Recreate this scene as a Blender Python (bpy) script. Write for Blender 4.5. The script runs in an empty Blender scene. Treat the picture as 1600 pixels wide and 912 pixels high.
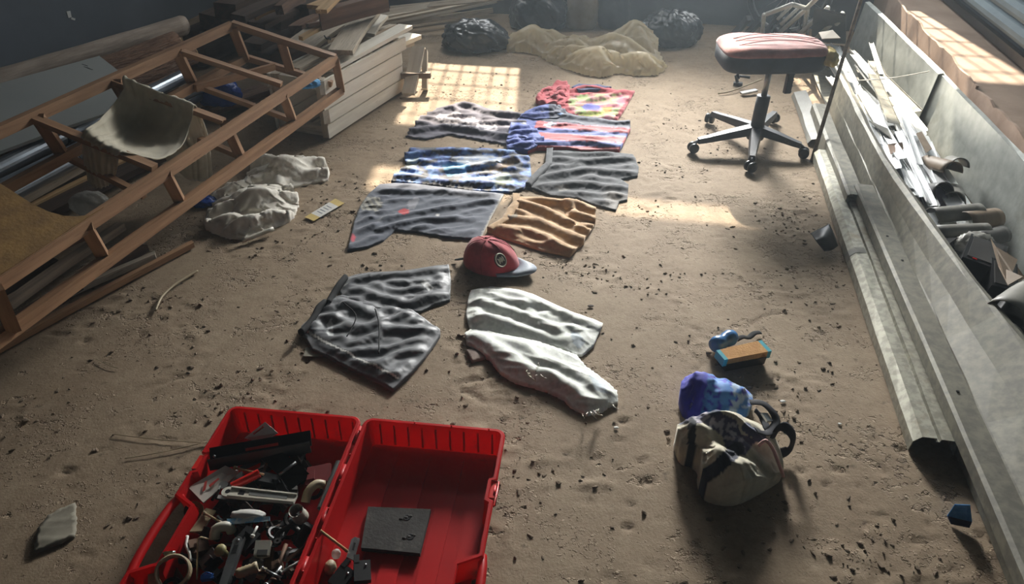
import bpy, bmesh, math, random
import numpy as np
from mathutils import Vector, Matrix
from mathutils.geometry import delaunay_2d_cdt

# ------------------------------------------------------------------ camera, light, exposure
SC = bpy.context.scene
COL = SC.collection
CAM_H, PITCH, FPX = 1.5, math.radians(34.5), 1160.0
cam_d = bpy.data.cameras.new('camera'); cam = bpy.data.objects.new('camera', cam_d); COL.objects.link(cam)
cam.location = (0, 0, CAM_H); cam.rotation_euler = (math.pi/2 - PITCH, 0, 0)
cam_d.sensor_width = 36.0; cam_d.lens = 36.0 * FPX / 1600.0; cam_d.clip_start = 0.05
SC.camera = cam
SC.view_settings.view_transform = 'Standard'; SC.view_settings.look = 'None'
SC.view_settings.gamma = 1.0; SC.view_settings.use_curve_mapping = False
SC.view_settings.exposure = 1.14
HAZE = .009
SC.cycles.volume_bounces = 0; SC.cycles.max_bounces = 8; SC.cycles.diffuse_bounces = 4; SC.cycles.glossy_bounces = 3
SC.cycles.transmission_bounces = 4; SC.cycles.sample_clamp_indirect = 6.0

ROOM = math.radians(11.0)                      # the room's long axis is turned 11 degrees from the view
AX = np.array([math.sin(ROOM), math.cos(ROOM), 0.0]); BX = np.array([AX[1], -AX[0], 0.0])
S0, S1, T0, T1, ZC = -3.55, 1.80, -2.2, 5.92, 3.3   # left wall, right wall, wall behind, far wall, ceiling
def RS(s, t, z=0.0):
    v = BX*s + AX*t; return Vector((v[0], v[1], z))

world = bpy.data.worlds.new('sky'); SC.world = world; world.use_nodes = True
bg = world.node_tree.nodes['Background']
bg.inputs[0].default_value = (0.72, 0.85, 1.0, 1); bg.inputs[1].default_value = 2.0

SUN_E, SUN_AZ = math.radians(40.0), math.radians(2.2)
sun_d = bpy.data.lights.new('sun', 'SUN'); sun_d.energy = 8.5; sun_d.angle = math.radians(0.9); sun_d.color = (1.0, 0.9, 0.74)
sun = bpy.data.objects.new('sun', sun_d); COL.objects.link(sun)
sun.rotation_euler = Vector((math.sin(SUN_AZ)*math.cos(SUN_E), math.cos(SUN_AZ)*math.cos(SUN_E), math.sin(SUN_E))).to_track_quat('Z', 'Y').to_euler()
sun.location = (0, 12, 10)
# openings in the far wall: (s0, s1, z0, z1, clear glass?, daylight watts)
WINDOWS = [(-1.74, -1.04, 1.10, 2.16, True, 8.0), (-1.74, -1.04, 2.42, 2.80, True, 3.5),
           (-0.38, 0.36, 1.32, 1.92, False, 27.0), (-0.66, 0.02, 2.52, 2.82, True, 5.0),
           (0.60, 1.46, 0.98, 2.30, True, 12.0)]
for (a0, a1, z0, z1, clear, watt) in WINDOWS:
    ld = bpy.data.lights.new('window_daylight', 'AREA'); ld.shape = 'RECTANGLE'; ld.size = a1-a0; ld.size_y = z1-z0
    ld.energy = watt; ld.color = (0.97, 0.97, 0.94)
    lo = bpy.data.objects.new('window_daylight', ld); COL.objects.link(lo)
    lo.location = RS((a0+a1)/2, T1-0.05, (z0+z1)/2)
    lo.rotation_euler = Vector((AX[0], AX[1], 0.25)).to_track_quat('Z', 'Y').to_euler()
    if not clear:
        ld.spread = math.radians(70); lo.rotation_euler = (lo.location-Vector((.60, 2.4, .25))).to_track_quat('Z', 'Y').to_euler()

# ------------------------------------------------------------------ geometry helpers
_f = np.array([0, math.cos(PITCH), -math.sin(PITCH)]); _u = np.array([0, math.sin(PITCH), math.cos(PITCH)])
def P(x, y, z=0.0):
    """the point of the place at height z seen at photograph position x, y"""
    d = _f + np.array([1.0, 0, 0])*(x-800)/FPX + _u*(456-y)/FPX
    k = (z-CAM_H)/d[2]
    return Vector((d[0]*k, d[1]*k, z))
def PP(x, y, p0, n):
    d = Vector(_f + np.array([1.0, 0, 0])*(x-800)/FPX + _u*(456-y)/FPX)
    o = Vector((0, 0, CAM_H)); k = (Vector(p0)-o).dot(n)/d.dot(n)
    return o + d*k
def PX(X, Y, Z=0.0):
    vy = Y*_f[1] + (Z-CAM_H)*_f[2]; vu = Y*_u[1] + (Z-CAM_H)*_u[2]
    return 800+FPX*X/vy, 456-FPX*vu/vy

LOC = {}
def tag(o, label, cat, group=None):
    o['label'] = label; o['category'] = cat
    if group: o['group'] = group
    return o
def thing(name, label, cat, loc, group=None):
    o = bpy.data.objects.new(name, None); COL.objects.link(o); o.location = loc; o.empty_display_size = 0.05
    LOC[o.name] = Vector(loc); return tag(o, label, cat, group)
def structure(o):
    o['kind'] = 'structure'; return o
def link(name, me, mats, parent=None, origin=None, smooth=False):
    """mesh in world coordinates -> object with its origin at `origin`, child of parent"""
    o = bpy.data.objects.new(name, me); COL.objects.link(o)
    for m in (mats if isinstance(mats, (list, tuple)) else [mats]): me.materials.append(M(m))
    if origin is None:
        n = len(me.vertices); co = np.empty(n*3, 'f'); me.vertices.foreach_get('co', co); co = co.reshape(-1, 3)
        lo, hi = co.min(0), co.max(0); origin = Vector(((lo[0]+hi[0])/2, (lo[1]+hi[1])/2, lo[2]))
    origin = Vector(origin)
    me.transform(Matrix.Translation(-origin))
    pl = Vector((0, 0, 0))
    if parent is not None:
        o.parent = parent; pl = LOC[parent.name]
    o.location = origin - pl; LOC[o.name] = origin
    if smooth: me.shade_smooth()
    return o
def bm_link(name, bm, mats, parent=None, origin=None, smooth=False, bevel=0):
    if bevel:
        es = [e for e in bm.edges if len(e.link_faces) == 2 and e.calc_face_angle(0) > 0.6]
        if es: bmesh.ops.bevel(bm, geom=es, offset=bevel, segments=1, affect='EDGES', clamp_overlap=True)
    bmesh.ops.recalc_face_normals(bm, faces=bm.faces)
    me = bpy.data.meshes.new(name); bm.to_mesh(me); bm.free()
    return link(name, me, mats, parent, origin, smooth)
def frame_of(p0, p1, roll=0.0, up=(0, 0, 1)):
    x = (Vector(p1)-Vector(p0)).normalized(); u = Vector(up)
    if abs(x.dot(u)) > 0.98: u = Vector((0, 1, 0))
    y = u.cross(x).normalized(); z = x.cross(y)
    m = Matrix((x, y, z)).transposed()
    return m @ Matrix.Rotation(roll, 3, 'X')
_bc = {}
def beam(name, p0, p1, w, h, mat, parent=None, roll=0.0, bevel=0.003, up=(0, 0, 1), warp=0.0, seed=0, taper=1.0):
    """a batten from p0 to p1 (w across, h high); local X runs along it so the grain follows"""
    p0, p1 = Vector(p0), Vector(p1); L = (p1-p0).length
    bm = bmesh.new(); rnd = random.Random(seed)
    n = 6 if warp else 1
    rings = []
    for i in range(n+1):
        f = i/n; k = 1+(taper-1)*f; dy = math.sin(f*math.pi)*warp; dz = math.sin(f*math.pi*1.3)*warp*0.6
        sk = (rnd.uniform(-.3, .3)*h if warp and i in (0, n) else 0)
        rings.append([bm.verts.new((f*L + (sk if c[0] > 0 else -sk), c[0]*w*k/2+dy, c[1]*h/2+dz)) for c in ((-1, -1), (1, -1), (1, 1), (-1, 1))])
    for a, b_ in zip(rings, rings[1:]):
        for j in range(4): bm.faces.new((a[j], a[(j+1) % 4], b_[(j+1) % 4], b_[j]))
    bm.faces.new(rings[0][::-1]); bm.faces.new(rings[-1])
    if bevel:
        es = [e for e in bm.edges if e.calc_face_angle(0) > 0.6]
        bmesh.ops.bevel(bm, geom=es, offset=bevel, segments=1, affect='EDGES', clamp_overlap=True)
    bmesh.ops.recalc_face_normals(bm, faces=bm.faces)
    me = bpy.data.meshes.new(name); bm.to_mesh(me); bm.free(); me.materials.append(M(mat))
    o = bpy.data.objects.new(name, me); COL.objects.link(o)
    pl = Vector((0, 0, 0))
    if parent is not None: o.parent = parent; pl = LOC[parent.name]
    o.matrix_local = Matrix.Translation(p0-pl) @ frame_of(p0, p1, roll, up).to_4x4()
    LOC[o.name] = p0
    return o
def smoothpath(pts, n):
    pts = [Vector(p) for p in pts]
    if len(pts) < 3: return [pts[0].lerp(pts[-1], i/n) for i in range(n+1)]
    out = []; m = len(pts)-1
    for i in range(n+1):
        f = i/n*m; k = min(int(f), m-1); t = f-k
        p0, p1, p2, p3 = pts[max(k-1, 0)], pts[k], pts[k+1], pts[min(k+2, m)]
        out.append(0.5*((2*p1)+(p2-p0)*t+(2*p0-5*p1+4*p2-p3)*t*t+(3*p1-p0-3*p2+p3)*t*t*t))
    return out
def add_tube(bm, pts, r, seg=10, caps=True, flat=1.0, closed=False, up=(0, 0, 1)):
    pts = [Vector(p) for p in pts]; n = len(pts); rings = []
    rs = r if isinstance(r, (list, tuple)) else [r]*n
    for i, p in enumerate(pts):
        if closed: d = pts[(i+1) % n]-pts[i-1]
        else: d = pts[min(i+1, n-1)]-pts[max(i-1, 0)]
        d.normalize(); u = Vector(up)
        if abs(d.dot(u)) > 0.97: u = Vector((1, 0, 0))
        a = u.cross(d).normalized(); b_ = d.cross(a)
        rings.append([bm.verts.new(p + a*math.cos(2*math.pi*j/seg)*rs[i] + b_*math.sin(2*math.pi*j/seg)*rs[i]*flat) for j in range(seg)])
    prs = list(zip(rings, rings[1:])) + ([(rings[-1], rings[0])] if closed else [])
    for a, b_ in prs:
        for j in range(seg): bm.faces.new((a[j], a[(j+1) % seg], b_[(j+1) % seg], b_[j]))
    if caps and not closed: bm.faces.new(rings[0][::-1]); bm.faces.new(rings[-1])
def tube(name, pts, r, mat, parent=None, seg=10, n=0, flat=1.0, closed=False, caps=True, up=(0, 0, 1)):
    bm = bmesh.new(); add_tube(bm, smoothpath(pts, n) if n else pts, r, seg, caps, flat, closed, up)
    return bm_link(name, bm, mat, parent, smooth=True)
def pipe(name, p0, p1, r, mat, parent=None, wall=0.003, seg=16, rim=True):
    """a hollow straight tube"""
    bm = bmesh.new(); p0, p1 = Vector(p0), Vector(p1); d = (p1-p0).normalized()
    add_tube(bm, [p0, p1], r, seg, False); add_tube(bm, [p0, p1], r-wall, seg, False)
    v = list(bm.verts)
    for k in (0, seg):
        for j in range(seg):
            bm.faces.new((v[k+j], v[k+(j+1) % seg], v[2*seg+k+(j+1) % seg], v[2*seg+k+j]))
    return bm_link(name, bm, mat, parent, smooth=False)
def add_box(bm, c, sx, sy, sz, rot=None):
    vs = []
    for dz in (-1, 1):
        for dx, dy in ((-1, -1), (1, -1), (1, 1), (-1, 1)):
            v = Vector((dx*sx/2, dy*sy/2, dz*sz/2))
            if rot is not None: v = rot @ v
            vs.append(bm.verts.new(Vector(c)+v))
    for q in ((3, 2, 1, 0), (4, 5, 6, 7), (0, 1, 5, 4), (1, 2, 6, 5), (2, 3, 7, 6), (3, 0, 4, 7)):
        bm.faces.new([vs[i] for i in q])
def box(name, c, sx, sy, sz, mat, parent=None, rot=None, bevel=0.002):
    bm = bmesh.new(); add_box(bm, c, sx, sy, sz, rot); return bm_link(name, bm, mat, parent, bevel=bevel)
def rotz(a): return Matrix.Rotation(a, 3, 'Z')
def eul(x, y, z): return Matrix.Rotation(z, 3, 'Z') @ Matrix.Rotation(y, 3, 'Y') @ Matrix.Rotation(x, 3, 'X')
def plate(name, pts, th, mat, parent=None, n=None, bevel=0.0015):
    """flat polygon of 3D points with thickness th (grown away from n)"""
    pts = [Vector(p) for p in pts]
    if n is None:
        n = Vector((0, 0, 0))
        for i in range(len(pts)): n += pts[i].cross(pts[(i+1) % len(pts)])
        n.normalize()
        if n.z < 0: n = -n
    bm = bmesh.new(); A = [bm.verts.new(p) for p in pts]; B = [bm.verts.new(p-n*th) for p in pts]
    bm.faces.new(A); bm.faces.new(B[::-1])
    for i in range(len(pts)): bm.faces.new((A[i], B[i], B[(i+1) % len(pts)], A[(i+1) % len(pts)]))
    return bm_link(name, bm, mat, parent, bevel=bevel)
def lathe(name, prof, mat, parent=None, loc=(0, 0, 0), rot=None, seg=24, smooth=True, closed=False):
    """profile of (radius, height) turned round an axis"""
    bm = bmesh.new(); rings = []
    for r, h in prof:
        ring = []
        for j in range(seg):
            v = Vector((r*math.cos(2*math.pi*j/seg), r*math.sin(2*math.pi*j/seg), h))
            ring.append(bm.verts.new(Vector(loc)+(rot @ v if rot is not None else v)))
        rings.append(ring)
    prs = list(zip(rings, rings[1:])) + ([(rings[-1], rings[0])] if closed else [])
    for a, b_ in prs:
        for j in range(seg): bm.faces.new((a[j], a[(j+1) % seg], b_[(j+1) % seg], b_[j]))
    if not closed:
        bm.faces.new(rings[0][::-1]); bm.faces.new(rings[-1])
    return bm_link(name, bm, mat, parent, smooth=smooth)
def offset_path(path, d):
    out = []; n = len(path)
    for i in range(n):
        p = Vector((path[i][0], path[i][1])); e1 = e2 = None
        if i > 0: e1 = (p-Vector(path[i-1][:2])).normalized()
        if i < n-1: e2 = (Vector(path[i+1][:2])-p).normalized()
        e1 = e1 or e2; e2 = e2 or e1
        n1 = Vector((-e1.y, e1.x)); n2 = Vector((-e2.y, e2.x)); m = (n1+n2)
        if m.length < 1e-6: m = n1
        m.normalize(); k = d/max(0.4, m.dot(n1)); out.append((p.x+m.x*k, p.y+m.y*k))
    return out
def profile_sheet(name, path, ts, th, mat, parent=None, shift=None, smooth=False, dent=0.0, seed=1):
    """bent sheet metal: section path of (s, z) swept along the room axis through the stations ts"""
    pf = path if callable(path) else (lambda t, _p=path: _p); bm = bmesh.new(); rings = []; rnd = random.Random(seed)
    for t in ts:
        path = pf(t); off = offset_path(path, th)
        ds, dz = shift(t) if shift else (0, 0)
        j = [(rnd.uniform(-dent, dent), rnd.uniform(-dent, dent)) for _ in path]
        rings.append(([bm.verts.new(RS(s+ds+q[0], t, z+dz+q[1])) for (s, z), q in zip(path, j)],
                      [bm.verts.new(RS(s+ds+q[0], t, z+dz+q[1])) for (s, z), q in zip(off, j)]))
    n = len(path)
    for (a, a2), (b_, b2) in zip(rings, rings[1:]):
        for i in range(n-1):
            bm.faces.new((a[i], a[i+1], b_[i+1], b_[i])); bm.faces.new((a2[i], b2[i], b2[i+1], a2[i+1]))
        bm.faces.new((a[0], b_[0], b2[0], a2[0])); bm.faces.new((a[-1], a2[-1], b2[-1], b_[-1]))
    for a, a2 in (rings[0], rings[-1]):
        for i in range(n-1): bm.faces.new((a[i], a2[i], a2[i+1], a[i+1]))
    return bm_link(name, bm, mat, parent, smooth=smooth)

# ------------------------------------------------------------------ noise
_rs = np.random.RandomState(7); _perm = _rs.permutation(512); _perm = np.concatenate([_perm, _perm, _perm]); _ga = _rs.rand(512)*2*np.pi
def pn(x, y, seed=0):
    x = np.asarray(x, float)+seed*17.31; y = np.asarray(y, float)+seed*9.77
    xi = np.floor(x).astype(int); yi = np.floor(y).astype(int); xf = x-xi; yf = y-yi
    u = xf*xf*xf*(xf*(xf*6-15)+10); v = yf*yf*yf*(yf*(yf*6-15)+10)
    def g(ix, iy, fx, fy):
        h = _ga[_perm[_perm[ix & 511]+(iy & 511)] & 511]; return np.cos(h)*fx+np.sin(h)*fy
    a = g(xi, yi, xf, yf); b_ = g(xi+1, yi, xf-1, yf); c = g(xi, yi+1, xf, yf-1); d = g(xi+1, yi+1, xf-1, yf-1)
    return (a+(b_-a)*u)+((c+(d-c)*u)-(a+(b_-a)*u))*v
def fbm(x, y, seed=0, o=4):
    r = 0; k = 1.0
    for i in range(o): r = r+pn(x*2**i, y*2**i, seed+i)*k; k *= .5
    return r
def ridges(x, y, ang, la, lc, seed, warp=.5, sharp=3.0):
    """elongated crests running along direction ang"""
    c, s = math.cos(ang), math.sin(ang); u = (x*c+y*s)/la; v = (-x*s+y*c)/lc
    v = v+warp*pn(u*1.4, v*.35, seed+5); n = 1-np.abs(pn(u, v, seed))*1.9
    return np.clip(n, 0, 1)**sharp
def sstep(a, b_, x):
    t = np.clip((x-a)/(b_-a), 0, 1); return t*t*(3-2*t)
def seg_dist(x, y, p, q):
    px, py = q[0]-p[0], q[1]-p[1]; L = px*px+py*py+1e-12
    t = np.clip(((x-p[0])*px+(y-p[1])*py)/L, 0, 1)
    return np.hypot(x-p[0]-t*px, y-p[1]-t*py), t
def poly_dist(x, y, poly, closed=True):
    d = np.full(np.shape(x), 1e9); n = len(poly)
    for i in range(n if closed else n-1):
        d = np.minimum(d, seg_dist(x, y, poly[i], poly[(i+1) % n])[0])
    return d
def inside(x, y, poly):
    r = np.zeros(np.shape(x), bool); n = len(poly)
    for i in range(n):
        x0, y0 = poly[i][:2]; x1, y1 = poly[(i+1) % n][:2]
        if y0 == y1: continue
        c = ((y0 > y) != (y1 > y)) & (x < (x1-x0)*(y-y0)/(y1-y0)+x0); r ^= c
    return r
def resample(poly, res, jig=0.0, seed=0):
    out = []; n = len(poly); rnd = random.Random(seed)
    for i in range(n):
        a, b_ = Vector(poly[i][:2]), Vector(poly[(i+1) % n][:2]); m = max(1, round((b_-a).length/res)); nrm = Vector((-(b_-a).y, (b_-a).x)).normalized()
        for k in range(m):
            p = a.lerp(b_, k/m) + nrm*(rnd.uniform(-jig, jig)); out.append((p.x, p.y))
    return out
def rounded(poly, it=2):
    p = [Vector(q[:2]) for q in poly]
    for _ in range(it):
        r = []
        for i in range(len(p)):
            a, b_ = p[i], p[(i+1) % len(p)]; r += [a.lerp(b_, .22), a.lerp(b_, .78)]
        p = r
    return [(q.x, q.y) for q in p]
def relax(x, y, z, tris, ang, c1, c2, ground, iters=140, fair=.3, hold=None, grav=.00001):
    """lets a sheet with more cloth than its outline buckle into folds running along ang (degrees)"""
    T = np.array(tris); E = np.concatenate([T[:, [0, 1]], T[:, [1, 2]], T[:, [2, 0]]]); E.sort(axis=1); E = np.unique(E, axis=0)
    a, b = E[:, 0], E[:, 1]; n = len(x); p = np.stack([x, y, z], 1); d0 = p[b, :2]-p[a, :2]; L = np.hypot(d0[:, 0], d0[:, 1])+1e-9
    pr = math.radians(ang+90); dirp = np.abs((d0[:, 0]*math.cos(pr)+d0[:, 1]*math.sin(pr))/L)
    vary = np.clip(1+1.2*pn(x[a]*5, y[a]*5, 333), .25, 1.9); L0 = L*(1+(c1*dirp**2+c2)*vary)
    deg = np.maximum(np.bincount(a, minlength=n)+np.bincount(b, minlength=n), 1)
    g = ground; xy0 = p[:, :2].copy(); hold = np.zeros(n) if hold is None else hold; v = np.zeros_like(p)
    avg = lambda f: (np.bincount(a, f[b], n)+np.bincount(b, f[a], n))/deg
    for it in range(iters):
        q = p.copy(); p = p+v*.8; p[:, 2] -= grav
        for _ in range(2):
            d = p[b]-p[a]; l = np.sqrt((d*d).sum(1))+1e-12; k = ((l-L0)/l*.5)[:, None]*d
            for ax in range(3): p[:, ax] += 1.2*(np.bincount(a, k[:, ax], n)-np.bincount(b, k[:, ax], n))/deg
        lap = avg(p[:, 2])-p[:, 2]; p[:, 2] -= fair*(avg(lap)-lap)
        low = p[:, 2] < g; p[low, 2] = g[low]
        p[:, :2] += (xy0-p[:, :2])*(.01+.6*hold)[:, None]
        v = p-q; v[low] *= .5
    lap = avg(p[:, 2])-p[:, 2]; p[:, 2] += .5*lap
    return p[:, 0], p[:, 1], p[:, 2]
def sheet(name, poly, res, zf, mat, parent=None, cf=None, floor=-0.004, jig=0.0, seed=0, skirt=True, origin=None, sim=None):
    """a wrinkled thing lying on the ground: outline poly in ground coordinates, height zf(x, y, d_edge), colour cf(x, y, px, py)"""
    b = resample(poly, res, jig, seed); ba = np.array(b)
    lo, hi = ba.min(0), ba.max(0); rs = np.random.RandomState(seed+3)
    gx, gy = np.meshgrid(np.arange(lo[0], hi[0], res), np.arange(lo[1], hi[1], res*.87))
    gx[1::2] += res/2; gx = gx.ravel()+rs.uniform(-.2, .2, gx.size)*res; gy = gy.ravel()+rs.uniform(-.2, .2, gy.size)*res
    k = inside(gx, gy, b); gx, gy = gx[k], gy[k]; k = poly_dist(gx, gy, b) > .55*res; gx, gy = gx[k], gy[k]
    nb = len(b); vs = [Vector(p) for p in b]+[Vector((x, y)) for x, y in zip(gx, gy)]
    ov, oe, of, *_ = delaunay_2d_cdt(vs, [(i, (i+1) % nb) for i in range(nb)], [], 1, 1e-7)
    x = np.array([v[0] for v in ov]); y = np.array([v[1] for v in ov]); d = poly_dist(x, y, b)
    z = np.asarray(zf(x, y, d))
    if sim is not None:
        hold = np.where(d < res*.3, 1.0, 0.0)*sim.get('pin', .5); gr = sim.get('ground'); z00 = sim.get('z0', .004)
        grd = z00+(gr(x, y)*sstep(0, sim.get('ge', .07), d) if gr is not None else 0*x)
        x, y, z = relax(x, y, z, [tuple(f) for f in of], sim['ang'], sim['c'], sim.get('c2', .02), grd, sim.get('it', 130), sim.get('fair', .3), hold)
        fn = sim.get('fine', .0042); fs = sim.get('fs', .030); k = sstep(0, .02, d)
        z = z+fn*k*creases(x, y, sim['ang']+6, fs*4.2, fs, 1, seed+900, 28, .24)+fn*.6*k*creases(x, y, sim['ang']-55, fs*3, fs*1.3, 1, seed+950, 30, .2)
    me = bpy.data.meshes.new(name); V = list(zip(x, y, z)); F = [tuple(f) for f in of]
    if skirt:
        cnt = {}
        for f in F:
            for i in range(len(f)):
                e = (f[i], f[(i+1) % len(f)]); cnt[e] = cnt.get(e, 0)+1
        edges = [e for e in cnt if (e[1], e[0]) not in cnt]; low = {}
        for e in edges:
            for q in e:
                if q not in low: low[q] = len(V); V.append((x[q], y[q], min(floor, z[q]-.001)))
        for a, c in edges: F.append((c, a, low[a], low[c]))
    me.from_pydata(V, [], F); me.validate()
    if cf is not None:
        px, py = PX(x, y, z); c = np.asarray(cf(x, y, px, py)); full = np.ones((len(V), 4), 'f'); full[:len(x), :3] = c
        if skirt:
            for q, j in low.items(): full[j, :3] = c[q]
        at = me.color_attributes.new('Col', 'FLOAT_COLOR', 'POINT'); at.data.foreach_set('color', full.ravel())
    bm = bmesh.new(); bm.from_mesh(me); bmesh.ops.recalc_face_normals(bm, faces=bm.faces)
    tot = sum(f.normal.z*f.calc_area() for f in bm.faces)
    if tot < 0: bmesh.ops.reverse_faces(bm, faces=bm.faces)
    bm.to_mesh(me); bm.free()
    return link(name, me, mat, parent, origin, smooth=True)
def gpoly(pts): return [tuple(P(*p)[:2]) for p in pts]
def folds(x, y, fl):
    """hand-placed folds: (polyline of photograph points on the ground, half width, height)"""
    z = 0*x
    for pts, w, h in fl:
        g = [P(*p)[:2] for p in pts]; d = poly_dist(x, y, g, closed=False); z = np.maximum(z, h*np.exp(-(d/w)**2))
    return z
def lumps(x, y, ls):
    z = 0*x
    for px, py, zz, r, h in ls:
        q = P(px, py, zz); z = np.maximum(z, h*np.exp(-((x-q.x)**2+(y-q.y)**2)/(r*r))**.8)
    return z
def creases(x, y, ang, la, lc, h, seed, spread=18, wk=.20):
    """crisp crests: many bent lines of about length la, lc apart, running near direction ang (degrees)"""
    rs = np.random.RandomState(seed); lo = (x.min(), y.min()); hi = (x.max(), y.max()); n = int(min(110, max(4, .7*(hi[0]-lo[0])*(hi[1]-lo[1])/(la*lc))))
    z = 0*x
    for i in range(n):
        cx, cy = rs.uniform(lo[0], hi[0]), rs.uniform(lo[1], hi[1]); a = math.radians(ang+rs.uniform(-spread, spread)); L = la*rs.uniform(.6, 1.5); bend = rs.uniform(-.14, .14)*L
        w = lc*wk*rs.uniform(.6, 1.5); hh = h*rs.uniform(.35, 1.0); dx, dy = math.cos(a), math.sin(a); u = (x-cx)*dx+(y-cy)*dy; v = -(x-cx)*dy+(y-cy)*dx
        t = np.clip(u/(L/2), -1, 1); d = np.abs(v-bend*(1-t*t)+np.sign(v)*0); e = np.maximum(np.abs(u)-L/2, 0); d = np.hypot(d, e*1.5)
        z = np.maximum(z, hh*(1-.75*t*t)*np.exp(-(d/w)**1.25))
    return z
def patch(name, ctrl, nu, nv, mat, parent=None, wr=None, th=0.003, cf=None):
    """cloth through a grid of 3D control points"""
    rows = [smoothpath(r, nv) for r in ctrl]; cols = [smoothpath([r[j] for r in rows], nu) for j in range(nv+1)]
    G = np.array([[cols[j][i] for j in range(nv+1)] for i in range(nu+1)])
    dn = np.cross(np.gradient(G, axis=0), np.gradient(G, axis=1)); dn /= np.linalg.norm(dn, axis=2, keepdims=True)+1e-9
    uu, vv = np.meshgrid(np.linspace(0, 1, nu+1), np.linspace(0, 1, nv+1), indexing='ij')
    if wr is not None: G = G+dn*wr(uu, vv)[..., None]
    V = [tuple(p) for p in G.reshape(-1, 3)]; n = nv+1; F = []
    for i in range(nu):
        for j in range(nv): F.append((i*n+j, i*n+j+1, (i+1)*n+j+1, (i+1)*n+j))
    me = bpy.data.meshes.new(name); me.from_pydata(V, [], F)
    o = link(name, me, mat, parent, smooth=True)
    md = o.modifiers.new('thickness', 'SOLIDIFY'); md.thickness = th; md.offset = 0
    return o
def blob(name, c, rx, ry, rz, mat, parent=None, seed=0, amp=.12, freq=3.0, sub=4, flat=0.0, crease=0.0):
    """a lumpy closed body resting on its base"""
    bm = bmesh.new(); bmesh.ops.create_icosphere(bm, subdivisions=sub, radius=1.0)
    co = np.array([v.co for v in bm.verts]); x, y, z = co.T
    n = pn(x*freq+z*1.7, y*freq-z*1.3, seed)+.6*pn(x*freq*2+z*3, y*freq*2+z*2, seed+3)
    r = 1+amp*n*1.6
    if crease: r = r+crease*(1-np.abs(pn(x*freq*1.8+z*2.2, y*freq*1.8-z*2.6, seed+9))*2.2)+crease*.6*(1-np.abs(pn(x*freq*4+z*4, y*freq*4-z*5, seed+11))*2.2)
    co = co*r[:, None]; zz = co[:, 2]; zz = np.where(zz < -.55+flat, -.55+flat, zz); zz = zz-zz.min()
    zz = zz/zz.max()*rz
    for v, q, h in zip(bm.verts, co, zz): v.co = (c[0]+q[0]*rx, c[1]+q[1]*ry, c[2]+h)
    return bm_link(name, bm, mat, parent, smooth=True)

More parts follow.
